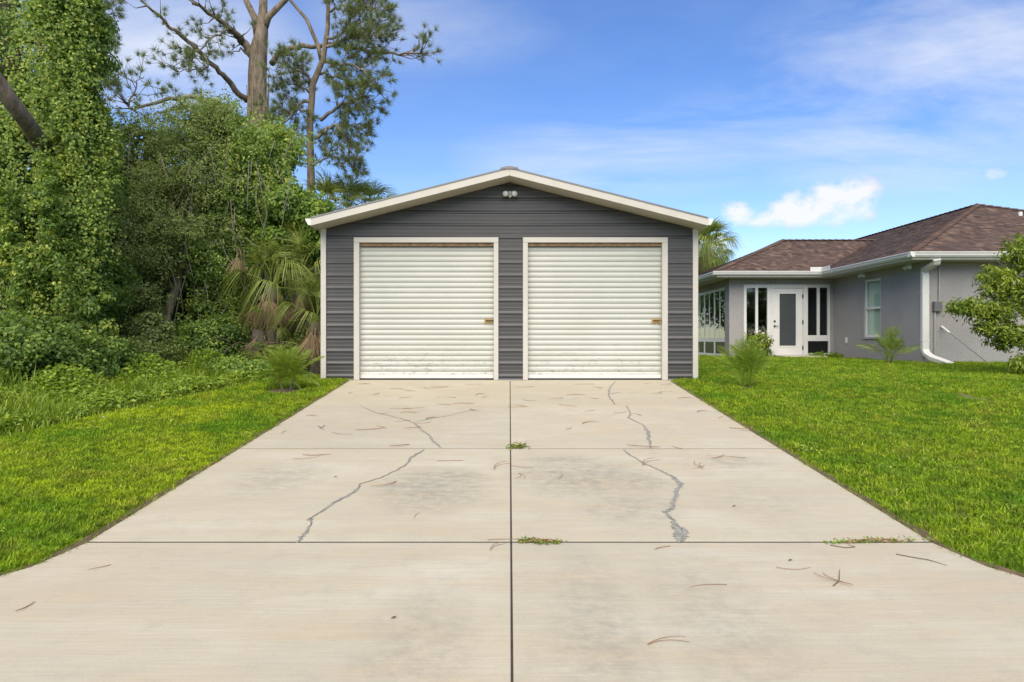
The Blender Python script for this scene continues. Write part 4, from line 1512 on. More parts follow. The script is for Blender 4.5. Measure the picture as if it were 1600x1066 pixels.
def pine(name, label, base, stems, limbs, d0, sub=1.0, tw_len=0.8, tlen=0.21, nn=44, moss=None):
    t = thing(name, label, 'tree', base)
    tr = MB()
    for pts, rad in stems:
        tr.tube([q if isinstance(q, Vector) else at(*q) for q in pts], rad, 12)
    trunk = tr.build('trunk', M['bark_pine'], t, smooth=True)
    needles = Leaves()
    for li, (pts, r0, dens, side) in enumerate(limbs):
        P = [at(*q) for q in pts]
        # resample with small kinks
        path = []
        for i in range(len(P) - 1):
            for k in range(4):
                path.append(P[i].lerp(P[i + 1], k / 4) + Vector((random.gauss(0, .025), random.gauss(0, .05), random.gauss(0, .025))))
        path.append(P[-1])
        lb = MB()
        n = len(path)
        lb.tube(path, [r0 * (1 - 0.82 * i / (n - 1)) for i in range(n)], 8)
        m_ = int(dens * sub)
        for k in range(m_):
            f = random.uniform(0.22, 1.0) if side != 2 else random.uniform(0.5, 1.0)
            i = min(n - 2, int(f * (n - 1)))
            s = path[i]
            t_ = (path[i + 1] - path[i]).normalized()
            o = Vector((random.gauss(0, 1), random.gauss(0, 1), random.gauss(0.1, 0.8)))
            o = (o - t_ * o.dot(t_)).normalized()
            dv = (t_ * 0.55 + o).normalized()
            ln = tw_len * random.uniform(0.35, 1.15)
            q1 = s + dv * ln * 0.5 + Vector((0, 0, random.gauss(-0.03, .05)))
            q2 = s + dv * ln + Vector((0, 0, random.uniform(-0.05, 0.18)))
            lb.tube([s, q1, q2], [max(0.008, r0 * 0.24), 0.011, 0.006], 5)
            ends = [(q2, (q2 - q1).normalized())]
            for _ in range(random.randint(1, 3)):
                w = q1.lerp(q2, random.uniform(0, .8))
                d2 = (dv + Vector((random.gauss(0, .8), random.gauss(0, .8), random.gauss(.2, .6)))).normalized()
                e2 = w + d2 * random.uniform(0.12, 0.35)
                lb.tube([w, e2], [0.007, 0.005], 4)
                ends.append((e2, d2))
            for e_, dd in ends:
                dd = (dd + Vector((0, 0, 0.35))).normalized()
                needles.add(tuft_geo(e_, dd, nn, tlen, 0.0055), rng.normal(0, 0.1))
        lb.build('limb', M['bark_grey'] if r0 < 0.1 else M['bark_pine'], t, smooth=True)
    needles.build('needles', M['pine'], t)
    return t, trunk


D1 = 22.0
S = lambda L, d: [(q[0], q[1], q[2] if len(q) > 2 else d) for q in L]
pine('old_pine_tree', 'big old pine with thick forked trunk and bare spreading limbs', at(404, 585, D1),
     [(S([(404, 590), (403, 400), (402, 250), (404, 170), (402, 120), (404, 80), (409, 50), (411, 20), (413, -40)], D1), [0.36, 0.32, 0.29, 0.275, 0.29, 0.275, 0.20, 0.14, 0.10]),
      (S([(405, 60), (398, 28), (385, 2), (375, -30)], D1), [0.17, 0.11, 0.09, 0.06]),
      (S([(412, 42), (420, 26), (446, 0), (470, -30)], D1), [0.15, 0.10, 0.085, 0.06])],
     [(S([(388, 160), (362, 135, 21.5), (344, 113, 21), (308, 78, 20.5), (275, 49, 20), (243, 20, 19.6), (220, 0, 19.4), (205, -20, 19.3)], D1), 0.10, 5, 0),
      (S([(394, 84), (380, 66), (371, 56, 21.6), (348, 36, 21), (318, 16, 20.5), (293, -2, 20.2)], D1), 0.15, 16, 0),
      (S([(355, 45, 21), (330, 62, 20.6), (305, 80, 20.3), (285, 95, 20)], D1), 0.045, 18, 0),
      (S([(320, 85, 20.6), (325, 105, 20.5), (300, 112, 20.3), (275, 108, 20.2)], D1), 0.04, 13, 0),
      (S([(424, 97), (446, 79, 21.7), (472, 71, 21.3), (528, 71, 20.6), (577, 80, 20.1), (623, 85, 19.7), (668, 84, 19.4)], D1), 0.10, 30, 2),
      (S([(392, 190), (357, 177, 21), (330, 172, 20.5), (298, 167, 20), (246, 177, 19.5), (257, 200, 19.3)], D1), 0.09, 9, 0),
      (S([(340, 165, 20.5), (298, 151, 20), (255, 158, 19.6), (207, 172, 19.2), (195, 155, 19)], D1), 0.09, 12, 2),
      (S([(392, 88), (378, 78), (362, 84, 21.5)], D1), 0.05, 0, 0),
      (S([(200, 165, 19), (212, 130, 19), (225, 118, 19)], D1), 0.03, 8, 0)], D1, 1.0, 0.75)
op = bpy.data.objects['old_pine_tree']
hv = MB()
for k in range(60):
    a = random.uniform(2.6, 6.8)
    z0, z1_ = random.uniform(6.5, 9.3), random.uniform(3.8, 6.2)
    b0 = at(403, 200, D1)
    pts_ = []
    for i in range(7):
        zc_ = z0 + (z1_ - z0) * i / 6
        rr = 0.30 + random.uniform(0, 0.05)
        a += random.gauss(0, .12)
        pts_.append((b0.x + math.cos(a) * rr, b0.y + math.sin(a) * rr, zc_))
    hv.tube(pts_, 0.012, 4)
stuff(hv.build('clinging_stems', M['vine_stem'], op))
D2 = 20.0
pine('slender_pine_tree', 'slender pine full of needle tufts right of the big forked pine', at(486, 580, D2),
     [(S([(487, 590), (486, 400), (486, 282), (484, 197), (489, 131), (505, 92), (512, 43), (513, 0), (514, -50)], D2), [0.15, 0.13, 0.115, 0.10, 0.09, 0.08, 0.065, 0.055, 0.04]),
      (S([(503, 98), (497, 72), (479, 30), (453, 0), (440, -20)], D2), [0.07, 0.06, 0.05, 0.04, 0.03])],
     [(S([(505, 95), (532, 100, 19.7), (561, 105, 19.4), (580, 122, 19.2), (596, 142, 19)], D2), 0.05, 17, 0),
      (S([(495, 112), (520, 118), (545, 128, 19.6), (564, 151, 19.4), (574, 172, 19.2)], D2), 0.05, 17, 0),
      (S([(500, 188), (528, 167, 19.8), (561, 154, 19.5), (585, 150, 19.3)], D2), 0.06, 14, 0),
      (S([(492, 218), (512, 200), (535, 196, 19.8), (561, 194, 19.6), (575, 198, 19.5)], D2), 0.06, 15, 0),
      (S([(528, 197, 19.8), (541, 223, 19.6), (548, 240, 19.6), (560, 262, 19.6)], D2), 0.035, 14, 0),
      (S([(546, 235, 19.6), (538, 255, 19.6), (528, 268, 19.6)], D2), 0.025, 6, 0),
      (S([(512, 60), (530, 55, 20), (555, 40, 19.8), (580, 20, 19.7), (590, 0, 19.6)], D2), 0.05, 26, 0),
      (S([(513, 20), (535, 12, 20), (560, 0, 20), (585, -15, 20)], D2), 0.05, 24, 0),
      (S([(508, 75), (540, 62, 19.8), (575, 52, 19.5), (605, 58, 19.3)], D2), 0.05, 22, 0),
      (S([(486, 160), (472, 158), (452, 182, 19.7), (434, 206, 19.5)], D2), 0.07, 7, 0),
      (S([(489, 128), (470, 112, 19.8), (443, 102, 19.5), (430, 110, 19.4)], D2), 0.05, 15, 0),
      (S([(486, 175), (468, 172), (450, 176, 20.3), (430, 190, 20.5)], D2), 0.04, 13, 0),
      (S([(484, 230), (470, 222), (455, 212, 20), (440, 206, 20)], D2), 0.05, 9, 0),
      (S([(486, 260), (505, 250), (520, 236, 20), (530, 230, 20)], D2), 0.04, 12, 0),
      (S([(488, 145), (475, 140), (462, 130, 20.2), (455, 118, 20.2)], D2), 0.04, 12, 0)], D2, 1.5, 0.62, 0.22, 46)
pine('edge_pine_tree', 'pine whose tufted branch tips show beside the vine-draped tree', (-14.5, 8.5, 0),
     [([Vector((-14.5, 8.5, -.1)), Vector((-14.5, 8.5, 5)), Vector((-14.3, 8.5, 11))], [0.25, 0.2, 0.1])],
     [(S([(100, 40), (130, 25), (150, 10), (160, 30)], 19.5), 0.05, 24, 0), (S([(90, 90), (125, 70), (150, 55), (168, 60)], 19.5), 0.04, 24, 0), (S([(110, 0), (140, -8), (158, -10)], 19.5), 0.04, 12, 0),
      (S([(120, 130), (150, 110), (175, 100)], 19), 0.03, 14, 0)], 19.5, 1.0, 0.7)


# ------------------------------------------------------------------ palms
def fan_mesh(name, mat, n=34, R_=0.62, droop=0.35, pet=0.7, spread=2.6, w=0.022, seed=1):
    """cabbage palm fan: petiole along +X then leaf segments radiating; origin at the petiole base"""
    rs_ = np.random.default_rng(seed)
    V, T, r = [], [], []
    def quad(a, b, cc_, d, val):
        k = len(V)
        V.extend([a, b, cc_, d])
        T.extend([(k, k + 1, k + 2), (k, k + 2, k + 3)])
        r.extend([val] * 4)
    for i in range(4):
        x0, x1 = pet * i / 4, pet * (i + 1) / 4
        z0, z1 = 0.12 * math.sin(i / 4 * 2.2), 0.12 * math.sin((i + 1) / 4 * 2.2)
        quad((x0, -0.014, z0), (x1, -0.011, z1), (x1, 0.011, z1), (x0, 0.014, z0), 0.7)
        quad((x0, 0, z0 - 0.012), (x1, 0, z1 - 0.012), (x1, 0.003, z1 + 0.012), (x0, 0.003, z0 + 0.012), 0.7)
    hz_ = 0.12 * math.sin(2.2)
    for i in range(n):
        a = -spread / 2 + spread * i / (n - 1)
        L = R_ * (0.75 + 0.25 * math.cos(a)) * rs_.uniform(0.82, 1.12)
        a += rs_.normal(0, 0.035)
        pr = None
        val = float(np.clip(rs_.normal(0.5, 0.22), 0, 1))
        tipd = droop * rs_.uniform(0.6, 1.5)
        for j in range(5):
            s = j / 4
            rr = L * s
            ww = w * (0.35 + 1.1 * s if s < 0.5 else 1.8 * (1.03 - s))
            z = hz_ + 0.16 * rr * math.cos(a) - tipd * max(0, s - 0.3) ** 2 * 1.6 * R_ / 0.6 + 0.05 * abs(a) * s * 0.5
            cx, cy = pet + rr * math.cos(a) * (1 - 0.25 * tipd * s * s), rr * math.sin(a)
            l_ = (cx - math.sin(a) * ww, cy + math.cos(a) * ww, z + ww * 0.5)
            q_ = (cx + math.sin(a) * ww, cy - math.cos(a) * ww, z + ww * 0.5 * (-1 if i % 2 else 1))
            if pr:
                quad(pr[0], l_, q_, pr[1], val)
            pr = (l_, q_)
    me = bpy.data.meshes.new(name)
    me.from_pydata(V, [], T)
    a_ = me.attributes.new('rnd', 'FLOAT', 'POINT')
    a_.data.foreach_set('value', np.array(r, dtype=np.float32))
    me.materials.append(mat)
    return me


FAN = [fan_mesh('fan_frond', M['palm'], seed=k, droop=dr, n=36, w=0.0095) for k, dr in enumerate((0.35, 0.7, 1.1))]
DEAD = [fan_mesh('dead_frond', M['palm_dead'], n=34, droop=0.2, spread=0.9 + 0.4 * k, R_=0.8, pet=0.3, w=0.0055, seed=10 + k) for k in range(2)]


def put(me, name, parent, loc, yaw, pitch, sc, roll=0.0):
    o = bpy.data.objects.new(name, me)
    COL.objects.link(o)
    o.parent = parent
    o.location = loc
    o.rotation_euler = Matrix.Rotation(yaw, 3, 'Z').to_4x4().to_3x3().__matmul__(Matrix.Rotation(-pitch, 3, 'Y')).__matmul__(Matrix.Rotation(roll, 3, 'X')).to_euler()
    o.scale = (sc, sc, sc)
    return o


def fan_palm(name, label, base, head, n_green, n_dead, sc=1.0, r=0.14, group=None, pit=(-35, 75)):
    base, head = Vector(base), Vector(head)
    t = thing(name, label, 'palm', base, group=group)
    MB().tube(wiggle(base, head, 6, 0.02), [r * 1.2, r, r, r * 0.95, r, r * 1.05, r * 0.8], 10).build('trunk', M['bark_dark'], t, smooth=True)
    h = head - base
    for i in range(n_green):
        f = i / max(1, n_green - 1)
        put(FAN[random.choice((0, 1) if f > 0.5 else (1, 2))], 'frond', t, h, i * 2.39996 + random.uniform(-.2, .2), R(pit[0] + (pit[1] - pit[0]) * f + random.uniform(-8, 8)), sc * random.uniform(0.85, 1.15), random.uniform(-.4, .4))
    for i in range(n_dead):
        put(DEAD[i % 2], 'dead_frond', t, h + Vector((0, 0, -0.08)), i * 2.2 + random.uniform(-.4, .4), R(random.uniform(-86, -48)), sc * random.uniform(0.8, 1.15), random.uniform(-.6, .6))
    return t


PG = 'cabbage palms left of the garage'
for lab, px, py, d, ng, nd, sc in [('cabbage palm with brown dead fronds hanging under its crown, nearest the vine-clad tree', 425, 450, 14.3, 12, 26, 0.9),
                                   ('cabbage palm with spreading green fans high beside the garage eave', 470, 435, 15.0, 16, 3, 0.95),
                                   ('cabbage palm with brown skirt of dead fronds against the garage wall', 494, 503, 13.7, 10, 26, 0.78),
                                   ('stunted palm with dead brown fronds low in the thicket', 404, 515, 14.1, 4, 12, 0.6)]:
    h = at(px, py, d)
    fan_palm('cabbage_palm', lab, (h.x, h.y, gz(h.x, h.y)), h, ng, nd, sc, group=PG, pit=(-12, 72))
h = at(370, 412, 14.3)
hd = thing('hanging_dead_frond', 'lone dead brown palm frond hanging in the vines', 'frond', h)
for k in range(4):
    put(DEAD[k % 2], 'dead_leaf', hd, (0.0, 0, 0.35), k * 1.6, R(-82), 0.6, k)
for lab, px, py, d, ng in [('palm head peeping over the garage roof beside the slender pine', 512, 338, 20, 22), ('palm head showing highest over the left slope of the garage roof', 545, 332, 21, 28), ('palm head with stiff fans low behind the garage roof edge', 580, 335, 22.5, 22),
                           ('palm with full round head between the garage and the house', 1108, 388, 30.0, 44), ('ragged palm behind the palm between garage and house', 1098, 398, 32.0, 26)]:
    h = at(px, py, d)
    fan_palm('tall_palm', lab, (h.x, h.y, gz(h.x, h.y)), h, ng, 5, 1.0 if px < 700 else 1.12, 0.17, group='palms behind the buildings', pit=(-45, 80))
# young fan fronds coming from the ground in the thicket
for lab, px, py, d, sc, n in [('grey-green palmetto fan low in the dark of the thicket', 180, 530, 12.9, 0.8, 4), ('small palmetto with stiff fans right of the left lawn palm crown', 425, 545, 13.4, 0.75, 5),
                              ('palmetto with upright fans near the garage wall foot', 462, 545, 13.7, 0.7, 5)]:
    h = at(px, py, d)
    b = Vector((h.x, h.y, gz(h.x, h.y)))
    t = thing('palmetto', lab, 'palm', b, group='palmettos in the thicket')
    MB().tube([b + Vector((0, 0, -0.05)), b + Vector((0, 0, 0.08))], [0.07, 0.05], 8).build('stem', M['bark_dark'], t)
    for i in range(n):
        put(FAN[i % 2], 'frond', t, (0, 0, 0.05), -1.9 + i * 2.3, R(random.uniform(35, 70)), sc * random.uniform(.8, 1.1), random.uniform(-1, 1))


def feather_mesh(name, mat, L=0.75, s0=0.16, rw=0.008, n=30, droop=0.9, w=0.0065, ll=0.2, seed=1):
    rs_ = np.random.default_rng(seed)
    V, T, r = [], [], []
    def pt(s):
        return np.array([L * (s - 0.22 * s * s * droop), 0, L * (0.32 * s - 0.55 * droop * s * s)])
    def quad(a, b, cc_, d, val):
        k = len(V)
        V.extend([tuple(a), tuple(b), tuple(cc_), tuple(d)])
        T.extend([(k, k + 1, k + 2), (k, k + 2, k + 3)])
        r.extend([val] * 4)
    for i in range(8):
        a, b = pt(i / 8), pt((i + 1) / 8)
        q = np.array([0, rw * (1 - i / 9), 0])
        quad(a - q, b - q, b + q, a + q, 0.6)
        u = np.array([0, 0, rw * (1 - i / 9)])
        quad(a - u, b - u, b + u, a + u, 0.6)
    for i in range(n):
        s = s0 + (1 - s0) * i / (n - 1)
        for sg in (-1, 1):
            p = pt(s)
            ln = ll * (0.45 + 0.75 * math.sin(math.pi * min(1, 0.15 + s * 0.85))) * rs_.uniform(0.85, 1.15)
            d = np.array([0.62 + 0.3 * s, sg * 0.8, 0.28 + rs_.normal(0, 0.12)])
            d /= np.linalg.norm(d)
            m_ = p + d * ln * 0.5
            e_ = p + d * ln + np.array([0, 0, -ln * rs_.uniform(0.2, 0.5)])
            ww = np.array([w, 0, w * 0.3])
            val = float(np.clip(rs_.normal(0.5, 0.2), 0, 1))
            quad(p - ww * 0.6, m_ - ww, m_ + ww, p + ww * 0.6, val)
            quad(m_ - ww, e_, e_ + ww * 0.1, m_ + ww, val)
    me = bpy.data.meshes.new(name)
    me.from_pydata(V, [], T)
    a_ = me.attributes.new('rnd', 'FLOAT', 'POINT')
    a_.data.foreach_set('value', np.array(r, dtype=np.float32))
    me.materials.append(mat)
    return me


FEATHER = [feather_mesh('feather_frond', M['palm_young'], droop=dr, seed=k) for k, dr in enumerate((0.55, 0.85, 1.2))]


UPRIGHT = [feather_mesh('upright_frond', M['palm_young'], L=0.95, s0=0.36, rw=0.012, n=15, w=0.0085, droop=dr, ll=0.26, seed=30 + k) for k, dr in enumerate((0.25, 0.4, 0.6))]


def feather_palm(label, base, stems, n, sc, pit, mulch, kinds=None):
    base = Vector(base)
    t = thing('young_date_palm', label, 'palm', base, group='young feather palms on the lawn')
    for sx, sy, sh, lean in stems:
        st_ = Vector((sx, sy, 0))
        tp = Vector((sx + lean, sy, sh))
        MB().tube([st_ + Vector((0, 0, -0.03)), st_.lerp(tp, .5), tp], [0.028, 0.02, 0.024], 8).build('stem', M['bark_dark'], t, world=False)
        for i in range(n):
            f = i / (n - 1)
            put((kinds or FEATHER)[random.choice((1, 2) if f < 0.5 else (0, 1))], 'frond', t, tp, i * 2.39996 + random.uniform(-.3, .3), R(pit[0] + (pit[1] - pit[0]) * f + random.uniform(-6, 6)), sc * random.uniform(.8, 1.15), random.uniform(-.5, .5))
    if mulch:
        vs = [(0, 0, 0.035)]
        for k in range(26):
            a = 2 * math.pi * k / 26
            rr = mulch * random.uniform(0.8, 1.15)
            vs.append((math.cos(a) * rr, math.sin(a) * rr * 0.8, -0.005 + SL * math.sin(a) * rr * 0.8))
        MB().add(vs, [(0, k + 1, (k + 1) % 26 + 1) for k in range(26)]).build('mulch_ring', M['soil'], t, world=False)
    return t


def lawn_pt(px, py):
    """march the pixel ray to the ground"""
    d = 3.0
    while d < 60:
        p = at(px, py, d)
        if p.z <= gz(p.x, p.y):
            return Vector((p.x, p.y, gz(p.x, p.y)))
        d += 0.02
    return at(px, py, 30)


feather_palm('bushy young palm in a mulch ring left of the driveway head', lawn_pt(446, 612), [(-0.04, 0, 0.20, -0.06), (0.06, 0.03, 0.22, 0.07)], 17, 0.80, (-8, 80), 0.42)
feather_palm('upright young palm on the lawn right of the garage corner', lawn_pt(1166, 610), [(-0.04, 0, 0.07, -0.02), (0.04, 0, 0.07, 0.02)], 11, 0.80, (40, 84), 0.15, UPRIGHT)
feather_palm('arching yellow-green young palm in front of the sash window', lawn_pt(1389, 571), [(-0.03, 0, 0.16, -0.02), (0.03, 0, 0.14, 0.03)], 9, 0.80, (22, 76), 0.2, UPRIGHT)

# ------------------------------------------------------------------ shrubs near the house
fb = lawn_pt(1183, 559)
fb.y = 9.0 - 0.15
fb.x = hx(1184) * 0.985
fb.z = gz(fb.x, fb.y)
t = thing('flowering_shrub', 'small white-flowering shrub beside the sun room door', 'shrub', fb)
sm = MB()
for k in range(6):
    a = k * 1.05
    sm.tube([fb, fb + Vector((math.cos(a) * .15, math.sin(a) * .12, .3)), fb + Vector((math.cos(a) * .3, math.sin(a) * .22, .62))], [0.014, 0.01, 0.005], 5)
sm.build('stem', M['bark_dark'], t)
lv = clumps(fb + Vector((0, 0, 0.5)), (0.33, 0.28, 0.30), 34, 42, 0.14, 0.085, 0.045, bright=0.1)
merge(lv, clumps(fb + Vector((0, 0, 0.2)), (0.28, 0.24, 0.16), 14, 36, 0.14, 0.085, 0.045, bright=-0.1))
lv.build('leaves', M['shrub'], t)
fl_ = Leaves()
P = np.array(fb) + np.array([0, 0, 0.52]) + sphere_dirs(90) * np.array([0.40, 0.36, 0.36])
fl_.add(leaf_geo(P, unit(rng.normal(size=(90, 3)) + np.array([0, -.6, .6])), 0.05, 0.05))
fl_.build('flowers', M['petal'], t)

gc = Vector((hx(1312) * 0.985, 8.75, 0))
gc.z = gz(gc.x, gc.y)
t = tag(clumps(gc + Vector((-0.35, 0.2, 0.06)), (0.85, 0.35, 0.12), 46, 34, 0.13, 0.07, 0.045, up=0.9).build('ground_cover', M['weed']), 'low leafy ground cover along the wall right of the door step', 'plant')

# leafy young tree at the right edge
yt = thing('young_tree', 'young tree with glossy yellow-green leaves at the right edge', 'tree', (11.55, 1.9, gz(11.55, 1.9)))
trunk_with_limbs('trunk', (11.55, 1.9, 0.0), at(1615, 420, 14.1), 0.06, 0.03, [at(1500, 478, 14), at(1560, 450, 14), at(1550, 400, 14.2), at(1595, 360, 14.2), at(1570, 535, 13.9), at(1620, 500, 13.6)], M['bark_dark'], yt, 0.05)
lv = Leaves()
for px, py, d, rx, ry, rz, k, br in [(1598, 392, 14.2, .42, .5, .42, 32, .12), (1560, 440, 14.1, .45, .5, .32, 34, .08), (1600, 460, 14.0, .55, .5, .4, 44, .0), (1515, 480, 14.0, .38, .35, .16, 22, .08),
                                     (1555, 490, 13.9, .5, .4, .22, 30, .03), (1585, 525, 13.9, .5, .45, .25, 30, -.08), (1640, 430, 14.1, .7, .6, .8, 60, .0), (1598, 568, 13.6, .22, .3, .14, 12, .05), (1545, 512, 13.9, .3, .3, .12, 14, -.02)]:
    merge(lv, clumps(T_(px, py, d), (rx * 1.12, ry * 1.1, rz * 1.15), int(k * 2.2), 17, 0.15, 0.10, 0.038, up=0.5, out=0.5, down=0.5, bright=br + .06, shell=(0.15, 1.0), fill=0.1))
lv.build('crown', M['shrub'], yt)

# ------------------------------------------------------------------ undergrowth on the left
def edge_left(y):
    """x of the mown edge of the left lawn"""
    pts = [(-12, -7.2), (-4.8, -5.75), (-2.6, -5.05), (-0.8, -4.45), (0.8, -4.0), (3, -3.7)]
    for (a, xa), (b, xb) in zip(pts, pts[1:]):
        if a <= y <= b:
            return xa + (xb - xa) * (y - a) / (b - a)
    return pts[0][1] if y < -12 else pts[-1][1]


def gzs(P):
    return np.array([gz(x, y) for x, y in P])


# tall unmown grass and leafy weeds
n = 26000
y = rng.uniform(-9.5, 2.4, n)
ex = np.array([edge_left(v) for v in y])
off = rng.gamma(1.6, 0.75, n) + rng.normal(0, 0.07, n)
x = ex - np.maximum(off, -0.1)
z = np.array([gz(a, b) for a, b in zip(x, y)])
nearx = np.clip(off / 1.1, 0, 1)
hgt = (0.10 + 0.34 * nearx) * rng.uniform(0.5, 1.3, n)
hgt = hgt * np.where(y > -3.5, 0.75, 1.1)
B = np.stack([x, y, z], axis=1)
az_ = rng.uniform(0, 2 * np.pi, n)
ln = np.stack([np.cos(az_), np.sin(az_), np.zeros(n)], axis=1)
sd_ = np.stack([-np.sin(az_), np.cos(az_), np.zeros(n)], axis=1)
w = 0.007
m1 = B + ln * hgt[:, None] * 0.16 + np.array([0, 0, 1]) * hgt[:, None] * 0.62
tp = B + ln * hgt[:, None] * 0.62 + np.array([0, 0, 1]) * hgt[:, None] * rng.uniform(0.6, 1.0, n)[:, None]
V = np.stack([B - sd_ * w, B + sd_ * w, m1 + sd_ * w * .9, m1 - sd_ * w * .9, tp], axis=1).reshape(-1, 3)
k = np.arange(n)[:, None] * 5
Tt = np.concatenate([k + [[0, 1, 2]], k + [[0, 2, 3]], k + [[3, 2, 4]]])
o = fast_mesh('tall_grass', V, Tt, np.repeat(np.clip(rng.normal(.55, .2, n), 0, 1), 5), M['weed'])
tag(o, 'long unmown grass fringe between the left lawn and the thicket', 'grass', kind='stuff')
n = 60000
y = rng.uniform(-9.0, 3.0, n)
ex = np.array([edge_left(v) for v in y])
off = 0.15 + rng.gamma(2.2, 0.62, n)
x = ex - off
top = (0.10 + 0.40 * np.clip(off / 1.6, 0, 1)) * (0.65 + 0.5 * np.sin(x * 3.1 + 1.3 * y) * np.sin(y * 2.3 - x))
z = np.array([gz(a, b) for a, b in zip(x, y)]) + np.abs(top) * np.power(rng.uniform(0, 1, n), 0.6) + 0.02
lv = Leaves()
lv.add(leaf_geo(np.stack([x, y, z], axis=1), unit(rng.normal(size=(n, 3)) * 0.45 + np.array([0, -.25, 1])), 0.075, 0.042))
tag(lv.build('weeds', M['weed']), 'low leafy weeds carpeting the foot of the thicket', 'weeds', kind='stuff')
# shrubs and vine heaps at the foot of the wood
heaps = [('vine heap spilling at the foot of the vine-draped tree', 75, 545, 11.0, 1.0, .7, 'vine', -0.05), ('leafy vine heap at the left edge below the vines', 5, 545, 10.3, .8, .6, 'vine', 0.0),
         ('dense leafy shrub right of the vine heap', 150, 560, 11.6, .75, .45, 'vine', -0.05), ('low vine heap under the palmetto fan', 215, 560, 12.6, .8, .35, 'dark', 0.1),
         ('leafy heap left of the curved oak trunk', 235, 530, 13.8, .5, .5, 'oak', 0), ('vine heap right of the curved oak trunk', 330, 540, 14.0, .75, .6, 'vine', -0.08),
         ('dark shrub at the foot of the dead palm fronds', 395, 560, 14.2, .7, .4, 'dark', 0.0), ('dark shrub between the palms and garage wall', 478, 555, 14.2, .5, .5, 'dark', -.05),
         ('broad dark shrub in the hollow behind the palmetto', 175, 470, 15.5, 1.5, .9, 'dark', -.05), ('low shrub in front of the thicket near the lawn palm', 385, 582, 12.9, .8, .22, 'vine2', 0)]
for lab, px, py, d, r, h_, mt, br in heaps:
    q = at(px, py, d)
    b = Vector((q.x, q.y, gz(q.x, q.y)))
    t = thing('undergrowth_shrub', lab, 'shrub', b, group='shrubs along the edge of the wood')
    sm = MB()
    for k in range(5):
        a = k * 1.3
        sm.tube([b, b + Vector((math.cos(a) * r * .3, math.sin(a) * r * .3, h_ * .5)), Vector((b.x + math.cos(a) * r * .6, b.y + math.sin(a) * r * .5, q.z + h_ * .3))], [0.02, 0.015, 0.006], 5)
    sm.build('stems', M['bark_dark'], t)
    zc = (q.z + b.z) / 2
    lv = clumps((q.x, q.y, q.z), (r, r * .8, h_), int(95 * r), 120, 0.22, 0.06, 0.046, down=0.5, bright=br)
    merge(lv, clumps((q.x, q.y, zc), (r * 1.05, r * .8, max(0.15, (q.z - b.z) * .6)), int(55 * r), 110, 0.22, 0.06, 0.046, down=0.5, bright=br - .05))
    lv.build('leaves', M[mt], t)
# spiky sword-leaved plant and feathery shrub
for lab, px, py, d, n_, L_, mt, w_ in [('sword-leaved plant standing up from the weeds left of the lawn palm', 303, 588, 12.2, 9, 0.62, 'palm_young', .022), ('wispy pale green shrub at the left edge above the weeds', 12, 585, 9.6, 90, 0.75, 'palm_young', .007)]:
    q = at(px, py, d)
    b = Vector((q.x, q.y, gz(q.x, q.y)))
    mb = MB()
    for k in range(n_):
        a = random.uniform(0, 6.28)
        sp_ = random.uniform(0.1, 0.5)
        h_ = L_ * random.uniform(.6, 1.15)
        s = Vector((-math.sin(a), math.cos(a), 0)) * w_
        o_ = b + Vector((random.gauss(0, .03 if n_ < 20 else .22), random.gauss(0, .03 if n_ < 20 else .15), 0))
        m_ = o_ + Vector((math.cos(a) * sp_ * h_ * .4, math.sin(a) * sp_ * h_ * .4, h_ * .6))
        e_ = o_ + Vector((math.cos(a) * sp_ * h_ * 1.1, math.sin(a) * sp_ * h_ * 1.1, h_ * random.uniform(.75, 1)))
        mb.add([o_ - s, o_ + s, m_ + s, m_ - s, e_], [(0, 1, 2, 3), (3, 2, 4)], random.random())
    tag(mb.build('sword_plant' if n_ < 20 else 'wispy_shrub', M[mt]), lab, 'plant')
# dead sticks in the dark under the palms
sk = MB()
for k in range(70):
    q = at(random.uniform(335, 500), random.uniform(530, 590), random.uniform(13.0, 14.2))
    q.z = max(q.z, gz(q.x, q.y) + 0.03)
    a = random.uniform(-.9, .9)
    dv = Vector((math.cos(a) * random.choice((-1, 1)), random.uniform(-.5, .3), random.uniform(-.2, .9))) * random.uniform(.15, .4)
    sk.tube([q, q + dv * .5 + Vector((0, 0, .03)), q + dv], [.007, .006, .003], 4)
tag(sk.build('dead_sticks', M['bark_dark']), 'tangle of dead sticks in the dark below the palms', 'sticks', kind='stuff')
for lab, px, py in [('larger pale scrap lying at the edge of the unmown grass', 160, 657), ('smaller pale scrap at the lawn edge nearer the lawn palm', 237, 640)]:
    q = lawn_pt(px, py)
    mb = MB().add([(q.x - .09, q.y - .03, q.z + .01), (q.x + .03, q.y - .05, q.z + .02), (q.x + .10, q.y + .02, q.z + .012), (q.x - .02, q.y + .05, q.z + .03), (q.x, q.y, q.z + .055), (q.x, q.y, q.z - .01)],
                  [(0, 1, 4), (1, 2, 4), (2, 3, 4), (3, 0, 4), (1, 0, 5), (2, 1, 5), (3, 2, 5), (0, 3, 5)])
    tag(mb.build('pale_scrap', M['gravel']), lab, 'scrap', 'pale scraps at the lawn edge')

